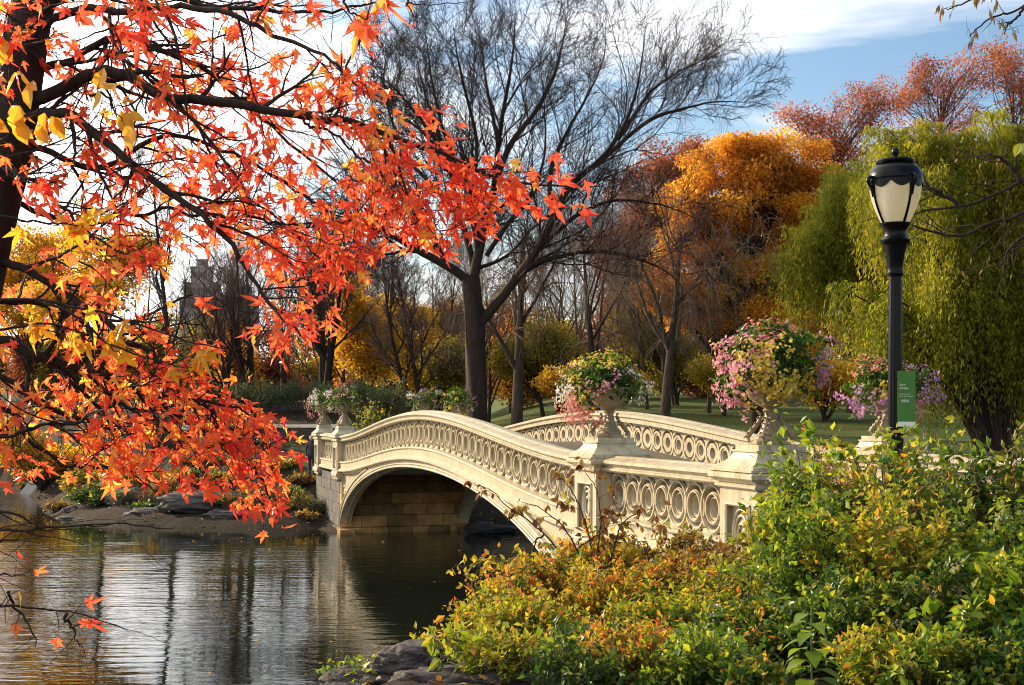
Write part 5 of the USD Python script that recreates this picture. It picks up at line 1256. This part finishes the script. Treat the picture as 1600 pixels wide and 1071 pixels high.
# ------------------------------------------------------------------ the far bank: rocks, hedge, plants, person, towers
for k, (px, py, d, s, lab) in enumerate([(112, 800, 55.0, (.45, .4, .22), 'bluish rock standing in the water at the far left shore'), (108, 811, 53.3, (.50, .4, .12), 'flat pale stone in the water below the bluish rock'),
        (140, 812, 52.6, (.42, .35, .08), 'small flat stone awash at the far shore'), (180, 762, 56.0, (.7, .6, .42), 'grey boulder on the far bank behind the hanging leaves'), (200, 782, 54.5, (.9, .7, .45), 'upright grey boulder at the far shore'),
        (250, 690, 61, (.8, .6, .65), 'pale grey boulder high on the far bank'), (232, 805, 51.8, (.9, .6, .30), 'low brown rock at the far shore, left of the ledges'), (310, 788, 51.6, (1.7, .9, .48), 'broad dark rock ledge on the far shore'),
        (365, 808, 50.4, (1.25, .7, .30), 'long flat rock ledge at the water, nearest the bridge'), (430, 822, 49.4, (.9, .5, .14), 'flat wet stone at the foot of the mulch slope'), (285, 815, 50.8, (.8, .5, .16), 'flat wet stone left of the long ledge'),
        (752, 826, 46.6, (.6, .4, .22), 'pale stone at the waterline under the far arch rib'), (785, 827, 47.0, (.5, .4, .14), 'low stone at the waterline right of the arch rib')]):
    solo('shore_rock', lumpy(RK, PX(px, py, d), s, 20 + k, 4, .45), M['rock'], lab, 'rock', smooth=True)
for k, (px, ty, d, w, lf, sz, n, lab) in enumerate([
        (400, 600, 77, 110, 'hedge', .22, 3800, 'soft grey green shrub mound left on the far slope'), (470, 592, 78, 130, 'hedge', .22, 4200, 'soft grey green shrub mound in the middle of the far slope'),
        (545, 594, 76, 120, 'hedge', .22, 4200, 'soft grey green shrub mound behind the leftmost flowers'), (610, 600, 80, 90, 'hedge', .24, 3200, 'dark shrub mound at the foot of the golden trees'),
        (350, 610, 79, 90, 'hedge', .22, 3000, 'shrub mound half hidden by the red leaves'), (585, 632, 62, 60, 'yellowgreen', .12, 900, 'small yellow flowering shrub beside the far bridge end'),
        (150, 762, 55.4, 90, 'green', .13, 1500, 'green shrub at the far left shore above the stones'), (215, 735, 57, 80, 'olive', .14, 1300, 'olive shrub on the far bank between the boulders'), (300, 740, 56, 90, 'green', .14, 1300, 'green shrub on the far bank above the ledges'),
        (455, 765, 51.5, 40, 'green', .12, 700, 'small leafy plant on the dark mulch slope'), (500, 782, 50.2, 34, 'hedge', .14, 600, 'blue green fern at the foot of the far abutment'), (480, 808, 49.4, 40, 'dry', .12, 600, 'withered plant at the waterline left of the abutment'),
        (275, 790, 51.2, 40, 'green', .12, 500, 'green tuft on the rock ledge'), (720, 640, 92, 60, 'gold', .2, 900, 'small golden shrub behind the big trunk'),
        (130, 735, 60, 80, 'olive', .16, 1300, 'olive bush behind the stones at the far left inlet'), (185, 715, 62, 70, 'yellowgreen', .15, 1200, 'yellowish bush behind the tall boulder'), (255, 755, 54, 60, 'dry', .13, 900, 'brown bush among the shore boulders'),
        (330, 715, 60, 80, 'green', .15, 1200, 'green bush high on the bank behind the ledges'), (385, 730, 57, 60, 'dry', .14, 900, 'withered bush halfway up the bank left of the mulch slope'), (90, 790, 56, 40, 'dry', .12, 500, 'brown tuft beside the bluish rock'),
        (440, 790, 50.6, 50, 'olive', .12, 800, 'olive plant above the flat wet stone'), (225, 790, 52.6, 40, 'green', .12, 600, 'green tuft beside the low brown rock'),
        (440, 725, 56, 60, 'olive', .13, 900, 'brownish shrub halfway down the mulch slope'), (470, 745, 53.5, 46, 'dry', .12, 800, 'withered brown plant high on the mulch slope beside the abutment'), (405, 760, 52.5, 60, 'hedge', .13, 900, 'grey green plant on the mulch slope above the long ledge'),
        (345, 745, 55, 80, 'olive', .14, 1200, 'olive shrub on the bank above the broad ledge'), (60, 770, 72, 90, 'dry', .18, 1200, 'brown reeds at the water of the far inlet'), (425, 690, 63, 90, 'hedge', .16, 1300, 'low grey green ground cover beside the far path')]):
    shrub('far_shrub', lab, 'shrub', px, ty, d, w, lf, sz, n, 500 + k, tpl=BLADE if lf == 'hedge' else QUAD, stems=40, parts=0, bark='bark_grey', depth=.8)

# sunlit path on the far side
xs = np.linspace(-40, -5.0, 40); pz = ground_z(xs, np.full(40, 70.0)) ; pz2 = ground_z(xs, np.full(40, 72.0))
v = np.vstack([np.c_[xs, np.full(40, 70.0), pz + .03], np.c_[xs, np.full(40, 72.0), pz2 + .03]])
q = np.array([[k, k + 1, 41 + k, 40 + k] for k in range(39)])
struct('far_path', (v, np.vstack([q[:, [0, 1, 2]], q[:, [0, 2, 3]]])), M['path'])

def person(px, head_y, d, label):
    """A standing figure seen from behind and the side."""
    h = PX(px, head_y, d); g = h - (0, 0, 1.74)
    t = thing('person', label, 'person', g)
    def chain(pairs, name, mat_):
        out = m3.Manifold()
        for a, ra, b, rb in pairs:
            sa = m3.Manifold.sphere(ra, 16).translate(tuple(g + a)); sb = m3.Manifold.sphere(rb, 16).translate(tuple(g + b))
            out = out + m3.Manifold.batch_hull([sa, sb])
        out = out.refine_to_length(.04); me = out.to_mesh()
        tm = trimesh.Trimesh(me.vert_properties[:, :3], me.tri_verts); trimesh.smoothing.filter_taubin(tm, iterations=8)
        put(t, name, tm, mat_, smooth=True)
    P3 = lambda *a: np.array(a, float)
    body = [(P3(-.09, 0, .10), .05, P3(-.09, .02, .48), .062), (P3(-.09, .02, .48), .065, P3(-.085, 0, .88), .088), (P3(.09, .06, .10), .05, P3(.09, .05, .48), .062), (P3(.09, .05, .48), .065, P3(.085, 0, .88), .088),
            (P3(-.09, 0, .07), .045, P3(-.09, -.16, .045), .035), (P3(.09, .06, .07), .045, P3(.09, -.10, .045), .035),
            (P3(-.07, 0, .95), .115, P3(.07, 0, .95), .115), (P3(0, 0, .95), .14, P3(0, -.01, 1.25), .14), (P3(-.10, -.01, 1.32), .11, P3(.10, -.01, 1.32), .11), (P3(-.17, 0, 1.38), .065, P3(.17, 0, 1.38), .065),
            (P3(-.19, 0, 1.37), .058, P3(-.24, .02, 1.10), .045), (P3(-.24, .02, 1.10), .043, P3(-.20, -.10, .88), .034), (P3(.19, 0, 1.37), .058, P3(.25, .0, 1.10), .045), (P3(.25, 0, 1.10), .043, P3(.20, -.14, .95), .034),
            (P3(0, 0, 1.40), .06, P3(0, -.01, 1.52), .052)]
    chain(body, 'clothed_body', M['cloth'])
    chain([(P3(0, -.02, 1.60), .078, P3(0, -.01, 1.66), .088), (P3(0, -.10, 1.61), .02, P3(0, -.09, 1.63), .02), (P3(-.085, 0, 1.62), .02, P3(-.085, 0, 1.65), .02), (P3(.085, 0, 1.62), .02, P3(.085, 0, 1.65), .02)], 'head', M['skin'])
    chain([(P3(0, .01, 1.66), .094, P3(0, .015, 1.69), .088), (P3(0, .04, 1.60), .07, P3(0, .03, 1.66), .08)], 'hair', M['hair'])
    for s in (-1, 1):
        hp = [(P3(s * .20, -.12, .87 if s < 0 else .94), .035, P3(s * .20, -.15, .82 if s < 0 else .90), .03)]
        for k in range(4): hp.append((P3(s * .20 + (k - 1.5) * .018, -.15, .82 if s < 0 else .90), .011, P3(s * .20 + (k - 1.5) * .018, -.165, .755 if s < 0 else .845), .009))
        hp.append((P3(s * .17, -.14, .86 if s < 0 else .93), .013, P3(s * .155, -.165, .82 if s < 0 else .90), .010))
        chain(hp, 'hand', M['skin'])
person(487, 681, 54.5, 'person in dark clothes standing on the bank beside the leftmost bridge pier')

def tower(label, px, d, base_y, steps, seed):
    """Stacked masonry blocks; steps: (half width px, top y)."""
    c = PX(px, 0, d); t = thing('tower_building', label, 'building', (c[0], c[1], 0)); z0 = 0.0; m = d / F_PX
    for hw, ty in steps:
        z1 = CAM[2] + (HORIZON - ty) * m; w = hw * m
        put(t, 'storeys', cbox((c[0], c[1], (z0 + z1) / 2), (2 * w, 2 * w * .8, z1 - z0), .1), M['tower'])
        nx = max(2, int(hw * .55)); nz = int((z1 - max(z0, 30)) / 5.0)
        for i in range(nx):
            for k in range(max(nz, 1)):
                zc = z1 - 3.2 - k * 5.0
                if zc < max(z0, 20) + 2: continue
                xw = c[0] - w + (i + .5) * 2 * w / nx
                put(t, 'window', cbox((xw, c[1] - w * .8, zc), (w / nx * .8, .5, 2.6), .03), M['glass'])
        put(t, 'cornice', cbox((c[0], c[1], z1 + .3), (2 * w + .9, 1.6 * w + .9, .6), .1), M['tower'])
        z0 = z1 + .6
tower('stepped masonry tower rising far away behind the bare trees at left', 316, 620, 640, [(30, 468), (24, 445), (15, 420), (8, 408)], 1)
tower('shorter broad block right of the stepped tower, far away', 375, 660, 640, [(26, 465), (17, 450)], 2)

# ------------------------------------------------------------------ fallen leaves on the ground and the water
rng = np.random.default_rng(12)
def litter(name, label, n, x0, x1, y0, y1, size, on_water, ramp):
    x = rng.uniform(x0, x1, n); y = y0 * (y1 / y0) ** rng.random(n)
    z = ground_z(x, y); inside = shapely.contains(lake_poly, shapely.points(x, y))
    if on_water: near_edge = shapely.distance(shapely.points(x, y), lake_poly.boundary); ok = inside & (rng.random(n) < np.exp(-near_edge / 2.5) * .9 + .05); z = np.full(n, .006)
    else: ok = ~inside; z = z + .02
    p = np.c_[x, y, z][ok]; m = len(p)
    fr = face_frames(rng, np.tile([0, 0, 1.0], (m, 1)), .03 if on_water else .35)
    struct(name, stamp(FOLD, p, fr, rng.uniform(.7, 1.3, m) * size, rng.random(m)), M[ramp], kind='stuff', label=label)
litter('fallen_leaves', 'fallen brown leaves lying on the far lawn and bank', 9000, -30, 30, 46, 110, .16, False, 'dry')
litter('bank_leaves', 'fallen leaves and litter on the near bank', 5000, -3, 9, 6, 17, .07, False, 'dry')
litter('floating_leaves', 'small fallen leaves floating on the lake near the shore', 2600, -30, 3, 16, 55, .075, True, 'gold')

# ------------------------------------------------------------------ sprigs that stand above the shrubs
for k, (lab, lines, d, lf, tp_, sz) in enumerate([
    ('rusty sprig standing over the water left of the shrubs', [[(760, 960), (735, 920), (722, 890), (712, 880)], [(735, 920), (748, 895), (752, 880)]], 10.4, 'autumn_shrub', OVATE, (.05, .085)),
    ('orange sprig leaning toward the arch foot', [[(800, 930), (790, 895), (775, 872), (765, 868)], [(790, 895), (806, 872), (815, 868)]], 11.0, 'autumn_shrub', OVATE, (.05, .085)),
    ('green leafy shoot rising beside the end pier cap', [[(1285, 760), (1275, 720), (1268, 690), (1262, 676)], [(1300, 750), (1310, 715), (1325, 692)]], 10.6, 'lime', WIDE_OVATE, (.07, .115)),
    ('yellow green shoot rising left of the lamp post', [[(1350, 770), (1345, 735), (1330, 705), (1318, 695)], [(1345, 735), (1365, 712), (1372, 700)]], 10.4, 'yellowgreen', OVATE, (.06, .10)),
    ('fresh shoot climbing the lamp post', [[(1410, 760), (1405, 725), (1408, 695), (1414, 668)], [(1405, 725), (1422, 700), (1432, 690)]], 10.2, 'lime', WIDE_OVATE, (.05, .085)),
    ('tall green shoots above the dark leaved bush at right', [[(1560, 760), (1550, 725), (1545, 700)], [(1580, 760), (1585, 725), (1592, 700)], [(1530, 770), (1520, 735), (1512, 715)]], 10.0, 'green', OVATE, (.06, .10)),
    ('dead brown stalks in front of the end pier', [[(1130, 960), (1125, 900), (1118, 862)], [(1165, 950), (1170, 890), (1178, 850)], [(1090, 960), (1085, 910), (1076, 872)]], 9.8, 'dry', BLADE, (.05, .09)),
    ('yellow leaved sprig in front of the bottom rock', [[(700, 1071), (690, 1030), (680, 1000), (676, 985)], [(690, 1030), (705, 1005), (712, 990)], [(720, 1071), (735, 1035), (745, 1010)]], 8.6, 'yellowgreen', WIDE_OVATE, (.06, .11)),
    ('shaded sprig with long leaves at lower right', [[(1450, 1060), (1445, 1000), (1455, 950)], [(1500, 1060), (1510, 1000), (1505, 940)]], 8.2, 'lime', WIDE_OVATE, (.08, .14))]):
    leafy_spray('leafy_sprig', lab, 'plant', lines, d, lf, tp_, sz, 20, 900 + k, bark='twig_tan', r=.006, hang=.15, parts=60, twig=(.05, .18), per=6)

rng = np.random.default_rng(77)
for k in range(14):
    px = 125 + k * 26 + rng.uniform(-8, 8); d = float(np.interp(px, [100, 190, 300, 420, 500], [56.2, 53.0, 51.0, 50.4, 49.6])) + rng.uniform(.3, 1.6)
    shrub('shore_tuft', 'tuft of weeds along the far shoreline', 'plant', px, float(HORIZON + (CAM[2] - 1.15 - rng.random() * .3) / d * F_PX), d, 34, ['dry', 'olive', 'green', 'hedge'][k % 4], .12, 260, 800 + k, tpl=BLADE, stems=18, parts=0, group='weeds along the far shoreline')
